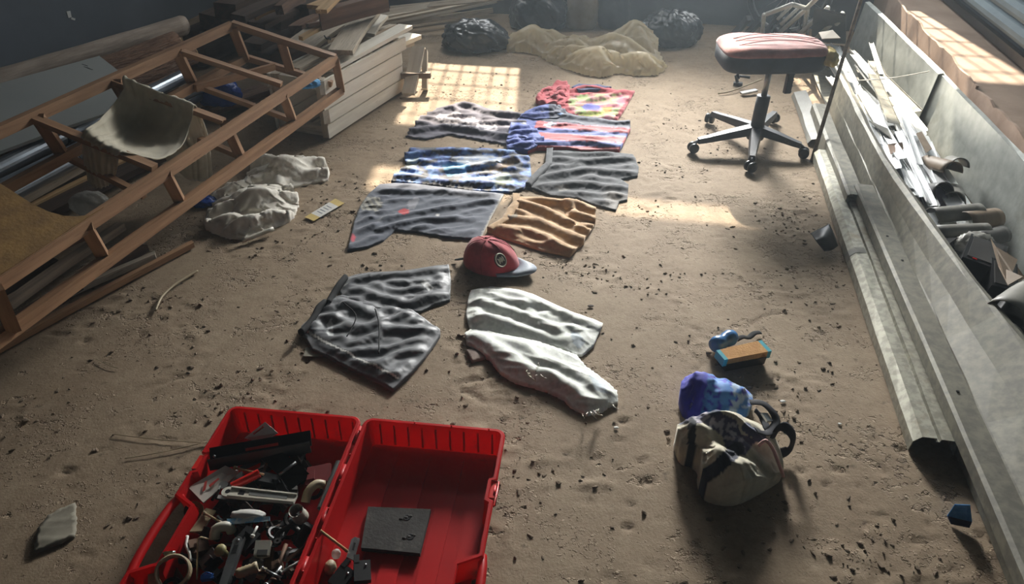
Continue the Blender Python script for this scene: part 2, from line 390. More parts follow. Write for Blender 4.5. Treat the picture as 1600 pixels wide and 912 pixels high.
# ------------------------------------------------------------------ materials
def C(h):
    h = h.lstrip('#'); v = [int(h[i:i+2], 16)/255 for i in (0, 2, 4)]
    return tuple(c/12.92 if c <= .04045 else ((c+.055)/1.055)**2.4 for c in v)
DEFS = {}; _mats = {}
def D(name, **k): DEFS[name] = k
def M(name):
    if name in _mats: return _mats[name]
    k = DEFS[name]; m = bpy.data.materials.new(name); m.use_nodes = True; _mats[name] = m
    nt = m.node_tree; N = nt.nodes; L = nt.links; b = N['Principled BSDF']
    b.inputs['Roughness'].default_value = k.get('rough', .7); b.inputs['Metallic'].default_value = k.get('metal', 0)
    if 'spec' in k: b.inputs['Specular IOR Level'].default_value = k['spec']
    if 'sheen' in k: b.inputs['Sheen Weight'].default_value = k['sheen']
    if 'coat' in k: b.inputs['Coat Weight'].default_value = k['coat']; b.inputs['Coat Roughness'].default_value = .15
    if 'trans' in k: b.inputs['Transmission Weight'].default_value = k['trans']
    if 'sss' in k:
        b.inputs['Subsurface Weight'].default_value = k['sss']; b.inputs['Subsurface Radius'].default_value = (.03, .025, .02)
    tc = N.new('ShaderNodeTexCoord'); mp = N.new('ShaderNodeMapping'); L.new(tc.outputs['Object'], mp.inputs[0])
    mp.inputs['Scale'].default_value = k.get('stretch', (1, 1, 1))
    nz = N.new('ShaderNodeTexNoise'); nz.inputs['Scale'].default_value = k.get('scale', 12); nz.inputs['Detail'].default_value = 5; nz.inputs['Roughness'].default_value = .6
    L.new(mp.outputs[0], nz.inputs[0])
    rp = N.new('ShaderNodeValToRGB'); L.new(nz.outputs[0], rp.inputs[0])
    lo, hi = k.get('range', (.3, .7)); rp.color_ramp.elements[0].position = lo; rp.color_ramp.elements[1].position = hi
    c1 = C(k.get('c', '#808080')); c2 = C(k['c2']) if 'c2' in k else tuple(v*.8 for v in c1)
    rp.color_ramp.elements[0].color = (*c2, 1); rp.color_ramp.elements[1].color = (*c1, 1)
    out = rp.outputs[0]
    if k.get('vcol'):
        at = N.new('ShaderNodeAttribute'); at.attribute_name = 'Col'; mx = N.new('ShaderNodeMix'); mx.data_type = 'RGBA'; mx.blend_type = 'MULTIPLY'
        mx.inputs[0].default_value = 1; rp.color_ramp.elements[0].color = (.8, .8, .8, 1); rp.color_ramp.elements[1].color = (1, 1, 1, 1)
        L.new(at.outputs['Color'], mx.inputs[6]); L.new(rp.outputs[0], mx.inputs[7]); out = mx.outputs[2]
    if 'spots' in k:      # stains with a shape of their own: (colour, scale, low, high)
        sc, ss, sl, sh = k['spots']; n2 = N.new('ShaderNodeTexNoise'); n2.inputs['Scale'].default_value = ss; n2.inputs['Detail'].default_value = 6; n2.inputs['Roughness'].default_value = .7
        L.new(mp.outputs[0], n2.inputs[0]); mr = N.new('ShaderNodeMapRange'); mr.inputs[1].default_value = sl; mr.inputs[2].default_value = sh; L.new(n2.outputs[0], mr.inputs[0])
        mx = N.new('ShaderNodeMix'); mx.data_type = 'RGBA'; L.new(mr.outputs[0], mx.inputs[0]); L.new(out, mx.inputs[6]); mx.inputs[7].default_value = (*C(sc), 1); out = mx.outputs[2]
    L.new(out, b.inputs['Base Color'])
    if k.get('bump', 0):
        n3 = N.new('ShaderNodeTexNoise'); n3.inputs['Scale'].default_value = k.get('bscale', 60); n3.inputs['Detail'].default_value = 4; L.new(mp.outputs[0], n3.inputs[0])
        bp = N.new('ShaderNodeBump'); bp.inputs['Strength'].default_value = k['bump']; bp.inputs['Distance'].default_value = k.get('bdist', .004)
        L.new(n3.outputs[0], bp.inputs['Height']); L.new(bp.outputs[0], b.inputs['Normal'])
    if 'thin' in k:       # thin see-through film
        tr = N.new('ShaderNodeBsdfTransparent'); tl = N.new('ShaderNodeBsdfTranslucent'); L.new(out, tl.inputs[0])
        m1 = N.new('ShaderNodeMixShader'); m1.inputs[0].default_value = k['thin'][0]; L.new(b.outputs[0], m1.inputs[1]); L.new(tl.outputs[0], m1.inputs[2])
        m2 = N.new('ShaderNodeMixShader'); m2.inputs[0].default_value = k['thin'][1]; L.new(m1.outputs[0], m2.inputs[1]); L.new(tr.outputs[0], m2.inputs[2])
        L.new(m2.outputs[0], N['Material Output'].inputs[0])
    return m
W = (1, 14, 14)
D('pine', c='#a88260', c2='#7c593c', scale=3.0, stretch=W, rough=.6, bump=.15, bscale=8, spots=('#54331c', 5, .6, .75))
D('pine_pale', c='#cfae80', c2='#a8845a', scale=3.0, stretch=W, rough=.65, bump=.15, bscale=8)
D('old_wood', c='#8a7a68', c2='#5d4d3f', scale=3.0, stretch=W, rough=.8, bump=.3, bscale=8)
D('brown_wood', c='#75553d', c2='#4a3324', scale=3.0, stretch=W, rough=.75, bump=.3, bscale=8)
D('dark_wood', c='#4a3628', c2='#2c2019', scale=3.0, stretch=W, rough=.8, bump=.3, bscale=8)
D('white_wood', c='#e8e1d2', c2='#cfc6b5', scale=3.0, stretch=W, rough=.65, bump=.12, bscale=8, spots=('#8f8474', 6, .62, .75))
D('grey_wood', c='#c6b9a5', c2='#9a8d7a', scale=3.0, stretch=W, rough=.8, bump=.25, bscale=8, spots=('#6b5e50', 5, .58, .72))
D('bark', c='#94725a', c2='#5f4535', scale=5, stretch=(1, 8, 8), rough=.9, bump=1.0, bscale=16, bdist=.02, spots=('#a08672', 7, .6, .66))
D('bark_pale', c='#b9ab9c', c2='#877a6e', scale=4, stretch=(1, 8, 8), rough=.9, bump=.5, bscale=10, bdist=.01)
D('white_panel', c='#a9aca8', c2='#9ba09d', scale=3, rough=.55)
D('fibreboard', c='#8b6a35', c2='#6d5027', scale=18, rough=.85, bump=.4, bscale=90)
D('galvanised', c='#7d7a6c', c2='#66635a', scale=34, rough=.62, metal=.12, range=(.38, .62), bump=.06, bscale=12, spots=('#7b776a', 4, .56, .7))
D('zinc_dull', c='#a5a294', c2='#8a887c', scale=40, rough=.5, metal=.45, range=(.42, .58), spots=('#8a7f68', 6, .55, .7))
D('bright_sheet', c='#f4f5f5', c2='#e6e8e9', scale=10, rough=.42, metal=.5)
D('steel', c='#aeb0b0', c2='#8b8d8e', scale=20, rough=.32, metal=.9)
D('silver_pipe', c='#b4bcc4', c2='#959da6', scale=9, rough=.3, metal=.85, spots=('#6e7175', 9, .62, .7))
D('black_metal', c='#2b2b2c', c2='#1a1a1a', scale=20, rough=.45, metal=.4)
D('dark_metal', c='#4d4b48', c2='#33312f', scale=25, rough=.5, metal=.7, spots=('#6b4a33', 20, .6, .7))
D('rusty', c='#6a513f', c2='#4c382c', scale=30, rough=.7, metal=.5)
D('black_plastic', c='#1d1d1e', c2='#141415', scale=10, rough=.4)
D('grey_plastic', c='#6f6f6d', c2='#5c5c5a', scale=10, rough=.45)
D('white_plastic', c='#cfcabd', c2='#b5afa0', scale=14, rough=.45)
D('cream_plastic', c='#b3a384', c2='#98896c', scale=14, rough=.5)
D('red_plastic', c='#e02224', c2='#cb1a1c', scale=5, rough=.40, thin=(.45, 0.0), bump=.05, bscale=200, spots=('#8f2a26', 9, .62, .8))
D('red_bright', c='#d4261c', rough=.35)
D('blue_plastic', c='#2c64b4', rough=.35)
D('teal_plastic', c='#3aa5b4', rough=.4)
D('rubber', c='#3a3733', c2='#2a2724', scale=25, rough=.85, bump=.3, bscale=120, spots=('#57524a', 12, .6, .7))
D('olive_plastic', c='#5b5228', c2='#3c3618', scale=12, rough=.5)
D('cork', c='#cb9a5e', c2='#b58349', scale=30, rough=.85, bump=.4, bscale=150, spots=('#7d4f28', 25, .62, .7))
D('bin_bag', c='#1d2127', c2='#15181c', scale=6, rough=.3, bump=.35, bscale=14, bdist=.02, spec=.7)
D('bin_bag_blue', c='#1f50b4', c2='#153a86', scale=6, rough=.25, bump=.6, bscale=30, bdist=.015)
D('clear_film', c='#f2e8cf', c2='#e4d8bb', scale=8, rough=.25, bump=.4, bscale=26, bdist=.01, thin=(.72, .05))
D('film', c='#c9c7bf', c2='#b0aea6', scale=8, rough=.25, bump=.6, bscale=40, bdist=.01, thin=(.4, .25))
D('sack', c='#9a8c7a', c2='#82755f', scale=10, rough=.8, bump=.3)
D('cloth', vcol=True, scale=60, rough=.85, sheen=.25, bump=.12, bscale=350, bdist=.001)
D('satin_dark', vcol=True, scale=40, rough=.52, spec=.6, sheen=.3, bump=.06, bscale=350, bdist=.001)
D('satin', vcol=True, scale=40, rough=.68, sheen=.2, bump=.06, bscale=350, bdist=.001)
D('rag', c='#ece7dc', c2='#d4cdbf', scale=10, rough=.9, sheen=.3, bump=.2, bscale=250, bdist=.002, spots=('#a79a84', 6, .58, .72))
D('drape', c='#d6cfbc', c2='#bab29d', scale=6, rough=.9, sheen=.2, bump=.15, bscale=250, bdist=.002, thin=(.25, .0), spots=('#a59c87', 4, .5, .8))
D('elastic', c='#1b1b1d', c2='#121213', scale=200, rough=.9)
D('paper', c='#8f897a', c2='#777163', scale=20, rough=.8)
D('card_white', c='#b8b4a9', c2='#a6a297', scale=10, rough=.7)
D('ink_red', c='#b5382c', rough=.7)
D('label_white', c='#d6d4ce', c2='#c6c4be', scale=30, rough=.6)
D('label_yellow', c='#c9b06a', rough=.6)
D('pink_fabric', c='#b5736a', c2='#9a5c54', scale=25, rough=.9, sheen=.3, bump=.25, bscale=200, spots=('#94574f', 7, .6, .75))
D('seat_shell', c='#3c4048', c2='#2e3238', scale=12, rough=.75)
D('foam', c='#d8c78c', c2='#c2ab6a', scale=30, rough=.95, bump=.5)
D('chair_plastic', c='#3b3c40', c2='#2e2f32', scale=15, rough=.5, spots=('#6b6760', 8, .58, .72))
D('clod', c='#8a7864', c2='#6b5b4a', scale=30, rough=.95)
D('frosted', c='#e8eef2', rough=.6)
D('win_frame', c='#6c7275', c2='#585d60', scale=10, rough=.6)
D('shutter', c='#84969f', c2='#72838c', scale=5, rough=.75)
D('plinth', c='#a58f7d', c2='#8c7767', scale=5, rough=.85, bump=.2, spots=('#8e7563', 4, .56, .7))
D('torn_board', c='#b9a08e', c2='#9d8472', scale=8, rough=.85, bump=.2)
D('wall_paint', c='#596169', c2='#4c545b', scale=2.5, rough=.75, bump=.15, bscale=25, spots=('#4e5860', 3, .56, .75))
D('wall_flake', c='#c9cbc8', rough=.8)
D('ceiling', c='#55524e', rough=.9)
D('badge', c='#d6cdb8', rough=.6)
D('blue_cloth', c='#2f86c8', c2='#5cb0e0', scale=14, rough=.7)
D('badge_dark', c='#3a2c22', rough=.6)
D('brim', c='#8d95a1', c2='#7a828e', scale=30, rough=.6)
D('scrap_brown', c='#8d7a66', c2='#75634f', scale=12, rough=.55)
D('scrap_grey', c='#8b8880', c2='#73716a', scale=10, rough=.5)
D('scrap_dark', c='#4a4846', c2='#383634', scale=10, rough=.45)
D('scrap_black', c='#1c1c1d', c2='#131314', scale=10, rough=.4)
D('film_purple', c='#9c93a8', c2='#857c92', scale=8, rough=.25, bump=.5, bscale=40, bdist=.01, thin=(.4, .2))
D('red_lamp', c='#d8201a', rough=.3)
D('blue_foil', c='#2a6fc4', c2='#5ba0e0', scale=30, rough=.25, metal=.3)
D('navy_foil', c='#131c3a', rough=.3)
D('pink_trim', c='#d8a8a2', rough=.6)
D('navy_web', c='#1c1e29', c2='#14151d', scale=150, rough=.8)
D('bottle_blue', c='#4a7fb0', c2='#2d5f96', scale=8, rough=.25)
D('straw', c='#a8997c', rough=.8)
D('galvanised_sunlit', c='#b7bbb6', c2='#9b9f9a', scale=20, rough=.45, metal=.3, spots=('#8d8b80', 4, .56, .72))  # paler copy of galvanised, with sun brightness put into the colour
D('chrome_tube', c='#dcdcd6', c2='#c4c4be', scale=12, rough=.35, metal=.3)
# ------------------------------------------------------------------ the setting
def floor_mat():
    m = bpy.data.materials.new('dirt_floor'); m.use_nodes = True; _mats['dirt_floor'] = m
    nt = m.node_tree; N = nt.nodes; L = nt.links; b = N['Principled BSDF']; b.inputs['Roughness'].default_value = .82; b.inputs['Specular IOR Level'].default_value = .35
    tc = N.new('ShaderNodeTexCoord')
    def noise(s, det=6, r=.6):
        n = N.new('ShaderNodeTexNoise'); n.inputs['Scale'].default_value = s; n.inputs['Detail'].default_value = det; n.inputs['Roughness'].default_value = r; L.new(tc.outputs['Object'], n.inputs[0]); return n.outputs[0]
    def ramp(src, stops):
        r = N.new('ShaderNodeValToRGB'); e = r.color_ramp.elements
        while len(e) < len(stops): e.new(.5)
        for q, (p, c) in zip(e, stops): q.position = p; q.color = (*C(c), 1)
        L.new(src, r.inputs[0]); return r.outputs[0]
    def mix(a, b_, f, t='MIX'):
        x = N.new('ShaderNodeMix'); x.data_type = 'RGBA'; x.blend_type = t
        if isinstance(f, float): x.inputs[0].default_value = f
        else: L.new(f, x.inputs[0])
        L.new(a, x.inputs[6]); L.new(b_, x.inputs[7]); return x.outputs[2]
    def mapr(src, a, c):
        x = N.new('ShaderNodeMapRange'); x.inputs[1].default_value = a; x.inputs[2].default_value = c; L.new(src, x.inputs[0]); return x.outputs[0]
    big = ramp(noise(1.3, 5), [(.3, '#826f59'), (.5, '#92806a'), (.7, '#a2917a')])
    mid = ramp(noise(9, 8, .7), [(.3, '#6c5944'), (.55, '#8d7a63'), (.75, '#a89780')])
    fine = ramp(noise(70, 6, .7), [(.3, '#5d4c39'), (.5, '#8c7962'), (.75, '#af9e85')])
    col = mix(mix(big, mid, .5), fine, .22)
    dark_tone = ramp(noise(23, 7, .75), [(0, '#4a3a2a'), (1, '#4a3a2a')])  # darker brown, blended in where the noise runs high
    col = mix(col, dark_tone, mapr(noise(14, 7, .75), .60, .74))
    L.new(col, b.inputs['Base Color'])
    h1 = noise(38, 8, .75); h2 = noise(160, 4, .6)
    def math_(op, p, q, r=None):
        x = N.new('ShaderNodeMath'); x.operation = op
        for i, v in enumerate((p, q, r)):
            if v is None: continue
            if isinstance(v, float): x.inputs[i].default_value = v
            else: L.new(v, x.inputs[i])
        return x.outputs[0]
    flake = math_('MULTIPLY', mapr(noise(46, 4, .6), .52, .58), mapr(noise(3.2, 6, .7), .55, .66))
    chip = math_('MULTIPLY', mapr(noise(110, 2, .5), .56, .60), mapr(noise(5, 6, .7), .53, .62))
    tot = math_('MULTIPLY_ADD', h2, .10, math_('MULTIPLY_ADD', h1, .14, math_('MULTIPLY_ADD', flake, -1.1, math_('MULTIPLY', chip, .5))))
    bp = N.new('ShaderNodeBump'); bp.inputs['Strength'].default_value = .9; bp.inputs['Distance'].default_value = .0115; L.new(tot, bp.inputs['Height']); L.new(bp.outputs[0], b.inputs['Normal'])
    return m
floor_mat(); DEFS['dirt_floor'] = {}
def floor_z(x, y):
    base = -.004+.003*fbm(x*2.2, y*2.2, 21, 3)
    patchy = sstep(-.05, .35, fbm(x*2.6, y*2.6, 31, 3))
    clod = np.abs(pn(x*26+2*pn(x*9, y*9, 3), y*30, 41))*1.3+.6*np.abs(pn(x*55, y*60, 43))
    flake = np.clip(pn(x*18, y*24, 47)*2.2, 0, 1)
    z = base+patchy*(.007*(clod-.5)+.004*flake)+.0012*fbm(x*40, y*40, 51, 2)
    pit = sstep(.36, .5, pn(x*24, y*27, 61))*sstep(-.1, .3, pn(x*3, y*3, 63)); z = z-.007*pit
    cr = np.abs(pn(x*2.1+.35*pn(x*7, y*7, 71), y*2.1+.35*pn(x*7, y*7, 73), 75)); z = z-.007*np.exp(-(cr/.012)**2)*sstep(0., .25, pn(x*1.6, y*1.6, 77))
    return np.minimum(z, .004)
def make_floor():
    # fine cells where the photograph looks, coarse beyond
    ss = np.concatenate([np.arange(S0, -2.3, .05), np.arange(-2.3, 1.3, .0115), np.arange(1.3, S1+.04, .05)])
    ts = np.concatenate([np.arange(T0, .85, .08), np.arange(.85, 3.6, .0115), np.arange(3.6, T1+.03, .02)])
    s, t = np.meshgrid(ss, ts); X = s*BX[0]+t*AX[0]; Y = s*BX[1]+t*AX[1]; Z = floor_z(X, Y)
    V = np.stack([X, Y, Z], -1).reshape(-1, 3); n = len(ss); m = len(ts)
    i, j = np.meshgrid(np.arange(m-1), np.arange(n-1), indexing='ij'); a = (i*n+j).ravel()
    F = np.stack([a, a+1, a+n+1, a+n], -1)
    me = bpy.data.meshes.new('floor'); me.vertices.add(len(V)); me.vertices.foreach_set('co', V.ravel())
    me.loops.add(F.size); me.loops.foreach_set('vertex_index', F.ravel().astype('i')); me.polygons.add(len(F))
    me.polygons.foreach_set('loop_start', np.arange(0, F.size, 4, dtype='i')); me.update(calc_edges=True)
    o = link('floor', me, 'dirt_floor', origin=(0, 0, 0), smooth=True); return structure(o)
make_floor()

def wall_cells(name, s_rng, z_rng, t0, t1, holes, mat):
    bm = bmesh.new(); sb = sorted({*s_rng, *[h[0] for h in holes], *[h[1] for h in holes]}); zb = sorted({*z_rng, *[h[2] for h in holes], *[h[3] for h in holes]})
    for a0, a1 in zip(sb, sb[1:]):
        for z0, z1 in zip(zb, zb[1:]):
            if any(h[0] <= a0 and h[1] >= a1 and h[2] <= z0 and h[3] >= z1 for h in holes): continue
            add_box(bm, RS((a0+a1)/2, (t0+t1)/2, (z0+z1)/2), a1-a0, t1-t0, z1-z0, rotz(-ROOM))
    bmesh.ops.remove_doubles(bm, verts=bm.verts, dist=1e-5)
    return structure(bm_link(name, bm, mat))
wall_cells('wall_back', (S0-.2, S1+.2), (-.05, ZC), T1, T1+.22, WINDOWS, 'wall_paint')
structure(box('wall_left', RS(S0-.1, (T0+T1)/2, ZC/2), .2, T1-T0+.2, ZC+.1, 'wall_paint', rot=rotz(-ROOM), bevel=0))
structure(box('wall_right', RS(S1+.1, (T0+T1)/2, ZC/2), .2, T1-T0+.2, ZC+.1, 'wall_paint', rot=rotz(-ROOM), bevel=0))
structure(box('wall_front', RS((S0+S1)/2, T0-.1, ZC/2), S1-S0, .2, ZC+.1, 'wall_paint', rot=rotz(-ROOM), bevel=0))
structure(box('ceiling', RS((S0+S1)/2, (T0+T1)/2, ZC+.06), S1-S0+.4, T1-T0+.4, .1, 'ceiling', rot=rotz(-ROOM), bevel=0))
for i, (a0, a1, z0, z1, clear, _) in enumerate(WINDOWS):
    w = structure(bpy.data.objects.new('window_%d' % (i+1), None)); COL.objects.link(w); w.location = RS((a0+a1)/2, T1+.1, z0); LOC[w.name] = Vector(w.location)
    tf = T1+.12; fw = .03
    for (p, q) in (((a0, z0+fw/2), (a1, z0+fw/2)), ((a0, z1-fw/2), (a1, z1-fw/2)), ((a0+fw/2, z0), (a0+fw/2, z1)), ((a1-fw/2, z0), (a1-fw/2, z1))):
        beam('window_frame', RS(p[0], tf, p[1]), RS(q[0], tf, q[1]), fw, fw, 'win_frame', w, bevel=0)
    if clear:
        n = max(2, round((a1-a0)/.095))
        for k in range(1, n): s = a0+(a1-a0)*k/n; beam('bar', RS(s, tf, z0), RS(s, tf, z1), .012, .012, 'win_frame', w, bevel=0)
        n = max(2, round((z1-z0)/.21))
        for k in range(1, n): z = z0+(z1-z0)*k/n; beam('bar', RS(a0, tf, z), RS(a1, tf, z), .010, .010, 'win_frame', w, bevel=0)
    else:
        n = 3
        for k in range(n):
            s = a0+(a1-a0)*(k+.5)/n; box('pane', RS(s, tf, (z0+z1)/2), (a1-a0)/n, .008, z1-z0-.04, 'frosted', w, rot=rotz(-ROOM), bevel=0)
# chips in the paint of the left wall
wl = bpy.data.objects['wall_left']; wn_ = Vector((BX[0], BX[1], 0))
for pts in ([(104, 18), (110, 17), (112, 27), (107, 28)], [(112, 27), (118, 29), (117, 32), (111, 30)]):
    plate('paint_chip', [PP(x, y, RS(S0, 0, 0)+wn_*.003, wn_) for x, y in pts], .003, 'wall_flake', wl, n=wn_, bevel=0)
structure(box('trim_1', RS(1.635, 2.35, .16), .33, 7.1, .34, 'plinth', rot=rotz(-ROOM), bevel=.006))      # plinth along the right wall
sh = thing('roller_shutter', 'pale blue-grey ribbed roller shutter above the plinth along the right wall', 'shutter', RS(1.79, 3.4, .35))
beam('bottom_rail', RS(1.775, -.8, .365), RS(1.775, 5.8, .365), .03, .045, 'black_metal', sh)
for k in range(13):
    z = .40+k*.092
    path = [(1.798, z), (1.782, z+.012), (1.766, z+.034), (1.764, z+.058), (1.780, z+.080), (1.798, z+.088)]
    profile_sheet('slat', path, [-.8, 5.8], .002, 'shutter', sh)
# crumbs of dried earth on the floor: nobody could count them
def crumbs():
    rnd = np.random.RandomState(5); V = []; F = []; ico = bmesh.new(); bmesh.ops.create_icosphere(ico, subdivisions=1, radius=1)
    iv = np.array([v.co for v in ico.verts]); idx = [[v.index for v in f.verts] for f in ico.faces]; ico.free()
    n = 0
    while n < 3600:
        s, t = rnd.uniform(-2.0, .78), rnd.uniform(.9, 4.5)
        if t > 3 and rnd.rand() < .6: continue
        X = s*BX[0]+t*AX[0]; Y = s*BX[1]+t*AX[1]
        if rnd.rand() > .12+.9*float(sstep(0, .3, fbm(np.array(X*2.6), np.array(Y*2.6), 31, 3))): continue
        r = .0012+.0058*rnd.rand()**3; sc = np.array([r*rnd.uniform(.8, 1.8), r*rnd.uniform(.7, 1.2), r*rnd.uniform(.4, .8)])
        q = iv*sc*(1+.25*rnd.randn(len(iv), 1)); a = rnd.rand()*6.3; c_, s_ = math.cos(a), math.sin(a)
        z = float(floor_z(np.array(X), np.array(Y)))
        q = np.stack([q[:, 0]*c_-q[:, 1]*s_+X, q[:, 0]*s_+q[:, 1]*c_+Y, q[:, 2]+z+sc[2]*.5], -1)
        o = len(V); V += q.tolist(); F += [[o+i for i in f] for f in idx]; n += 1
    me = bpy.data.meshes.new('earth_crumbs'); me.from_pydata(V, [], F)
    o = link('earth_crumbs', me, 'clod', origin=(0, 2, 0)); o['kind'] = 'stuff'; tag(o, 'loose brown crumbs of dried earth scattered over the dirt floor', 'dirt')
crumbs()

for k, (a, c_) in enumerate((((178, 678), (330, 692)), ((195, 716), (322, 690)), ((150, 560), (185, 575)))):
    o = tube('straw', [P(*a, .002), P((a[0]+c_[0])/2, (a[1]+c_[1])/2+2, .003), P(*c_, .002)], .0011, 'straw', seg=5, n=8); tag(o, ['long pale straw on the dirt left of the red case', 'second pale straw crossing toward the red case', 'short straw on the dirt below the pine frame'][k], 'straw')
# ------------------------------------------------------------------ clothes laid out on the floor
def rgb(h, n): return np.tile(np.array(C(h)), (n, 1))
def paint(c, mask, h, k=1.0):
    c[mask] = c[mask]*(1-k)+np.array(C(h))*k; return c
def cloth_z(z0, puff, wr, fl=(), hem=.004, edge=.03, lift=.010, seed=0):
    """height of a garment: body + creases (angle, length, spacing, height) + hand-placed folds"""
    def f(x, y, d):
        k = sstep(0, edge, d); z = z0*.6+hem+puff*.5*k
        for i, (ang, la, lc, h) in enumerate(wr):
            z = z+h*.30*creases(x, y, ang, la*1.3, lc*1.4, 1.0, seed+i*13, 16, .3)*(.3+.7*k)
        z = z+lift*.5*np.clip(pn(x*14, y*14, seed+3)*2.2, 0, 1)*(1-k)
        if fl: z = z+.6*folds(x, y, fl)*(.25+.75*k)
        return z
    return f

# dark grey-blue T-shirt with the small red print
G1 = [(593, 289), (575, 305), (563, 323), (554, 346), (549, 368), (543, 392), (575, 386), (599, 376), (617, 360), (650, 363), (698, 371), (750, 375), (767, 340), (787, 304), (740, 299), (692, 293), (650, 288), (617, 287)]
def g1c(x, y, px, py):
    c = rgb('#4f5462', len(x)); g = np.column_stack
    paint(c, inside(px, py, [(560, 318), (571, 307), (592, 308), (599, 318), (590, 330), (566, 328)]), '#a9a595', .85)
    m = inside(px, py, [(560, 318), (571, 307), (592, 308), (599, 318), (590, 330), (566, 328)]) & (np.abs(((px-py*.6)/5) % 2-1) < .35); paint(c, m, '#4a4c52', .8)
    paint(c, inside(px, py, [(636, 316), (648, 308), (656, 309), (648, 326), (638, 327)]), '#8b8b92', .8)
    paint(c, (np.hypot((px-631)/8, (py-330)/4.2) < 1), '#c23338'); paint(c, np.hypot((px-684), (py-336)*1.6) < 3, '#c9c7c4')
    paint(c, np.hypot((px-551)/4, (py-371)/7) < 1, '#d2475a'); paint(c, poly_dist(px, py, [(752, 374), (786, 307)], False) < 3, '#c9c4b6', .7)
    return c
t = thing('t_shirt', 'dark slate T-shirt with small red chest print beside the red cap', 'T-shirt', P(665, 335), 'clothes laid out on the floor')
sheet('body', gpoly(G1), .0075, cloth_z(0, .012, [(24, .30, .055, .015), (10, .16, .035, .007)], [([(600, 345), (680, 330), (770, 316)], .012, .014), ([(590, 362), (650, 345), (740, 345)], .011, .014), ([(600, 300), (690, 303), (770, 306)], .011, .012), ([(560, 365), (600, 350)], .010, .012)], seed=101), 'cloth', t, g1c, seed=1, sim=dict(ang=22, c=.10, c2=.03))

# blue, white and black patterned T-shirt
G2 = [(644, 232), (632, 244), (634, 259), (620, 274), (611, 284), (650, 288), (692, 293), (740, 299), (785, 300), (800, 301), (818, 295), (830, 274), (828, 250), (812, 239), (790, 235), (770, 233), (710, 231)]
def g2c(x, y, px, py):
    c = rgb('#33549a', len(x)); n = fbm(px/38, py/20, 5, 3); n2 = pn(px/26+n, py/11, 8)
    paint(c, n2 > .06, '#1e2434'); paint(c, (n2 < -.12), '#6f97d2'); paint(c, n2 < -.34, '#b9c6da')
    paint(c, inside(px, py, [(705, 246), (745, 240), (790, 247), (800, 252), (760, 258), (720, 256)]), '#a9b0ba')
    paint(c, inside(px, py, [(690, 258), (715, 252), (740, 262), (718, 274), (700, 276)]), '#4aa0cf', .7); paint(c, inside(px, py, [(760, 262), (800, 246), (815, 250), (790, 262), (770, 270)]), '#b99a72', .7)
    paint(c, inside(px, py, [(765, 275), (795, 268), (800, 285), (775, 290)]), '#93a18f', .8); paint(c, inside(px, py, [(635, 250), (655, 246), (650, 262), (636, 264)]), '#a9b7b4', .7)
    paint(c, pn(px/10, py/5, 14) > .3, '#5f86c2', .6)
    return c
t = thing('t_shirt', 'blue, white and black patterned T-shirt crumpled above the slate one', 'T-shirt', P(722, 265), 'clothes laid out on the floor')
sheet('body', gpoly(G2), .0085, cloth_z(.002, .016, [(2, .30, .075, .024), (-25, .18, .06, .014)], [([(640, 245), (700, 240), (800, 240)], .018, .022), ([(620, 278), (700, 288), (790, 292)], .016, .022), ([(700, 270), (760, 262), (815, 248)], .018, .026), ([(655, 240), (670, 262), (690, 278)], .015, .018)], seed=121, lift=.02), 'satin', t, g2c, seed=2, sim=dict(ang=0, c=.13, c2=.05))

# charcoal shorts on the right
G3 = [(854, 236), (852, 259), (836, 274), (821, 291), (860, 306), (905, 311), (925, 320), (962, 329), (967, 316), (980, 313), (982, 289), (970, 281), (996, 276), (998, 262), (989, 242), (950, 238), (920, 236)]
def g3c(x, y, px, py):
    c = rgb('#3c3d41', len(x)); paint(c, inside(px, py, [(868, 292), (885, 287), (892, 296), (874, 299)]), '#8a857c', .6); return c
t = thing('shorts', 'charcoal fabric shorts to the right of the blue patterned shirt', 'shorts', P(908, 280), 'clothes laid out on the floor')
sheet('body', gpoly(G3), .0080, cloth_z(0, .018, [(30, .26, .06, .02), (-15, .2, .05, .014)], [([(862, 250), (920, 255), (985, 250)], .018, .02), ([(850, 280), (910, 268), (990, 275)], .016, .02), ([(840, 295), (900, 290), (970, 296)], .016, .02), ([(900, 255), (925, 285), (965, 310)], .014, .018)], seed=141), 'cloth', t, g3c, seed=3, sim=dict(ang=15, c=.09, c2=.03))
G3w = [(854, 236), (852, 259), (836, 274), (821, 291), (829, 294), (846, 276), (862, 260), (864, 236)]
sheet('waistband', gpoly(G3w), .007, cloth_z(.022, .008, [(100, .05, .02, .012)], seed=143, edge=.012), 'cloth', t, lambda x, y, px, py: rgb('#3a3b3f', len(x)), seed=31)

# tan shorts
G4 = [(801, 308), (800, 322), (791, 334), (785, 346), (761, 361), (788, 373), (818, 382), (848, 392), (890, 401), (902, 389), (912, 381), (914, 373), (924, 360), (930, 349), (931, 325), (910, 316), (890, 313), (845, 309)]
def g4c(x, y, px, py):
    c = rgb('#c39d72', len(x)); paint(c, poly_dist(px, py, [(792, 333), (803, 329), (806, 336), (797, 341)]) < 2.5, '#9a9488', .8); return c
t = thing('shorts', 'tan crumpled shorts above the red cap', 'shorts', P(848, 350), 'clothes laid out on the floor')
sheet('body', gpoly(G4), .0072, cloth_z(0, .022, [(160, .16, .062, .030), (130, .12, .04, .012)], [([(800, 318), (845, 328), (885, 350)], .016, .02), ([(790, 345), (840, 348), (905, 378)], .016, .024), ([(770, 362), (830, 365), (885, 392)], .015, .02), ([(890, 318), (900, 340), (928, 345)], .016, .02)], seed=161, edge=.02, lift=.015), 'cloth', t, g4c, seed=4, sim=dict(ang=150, c=.16, c2=.05))
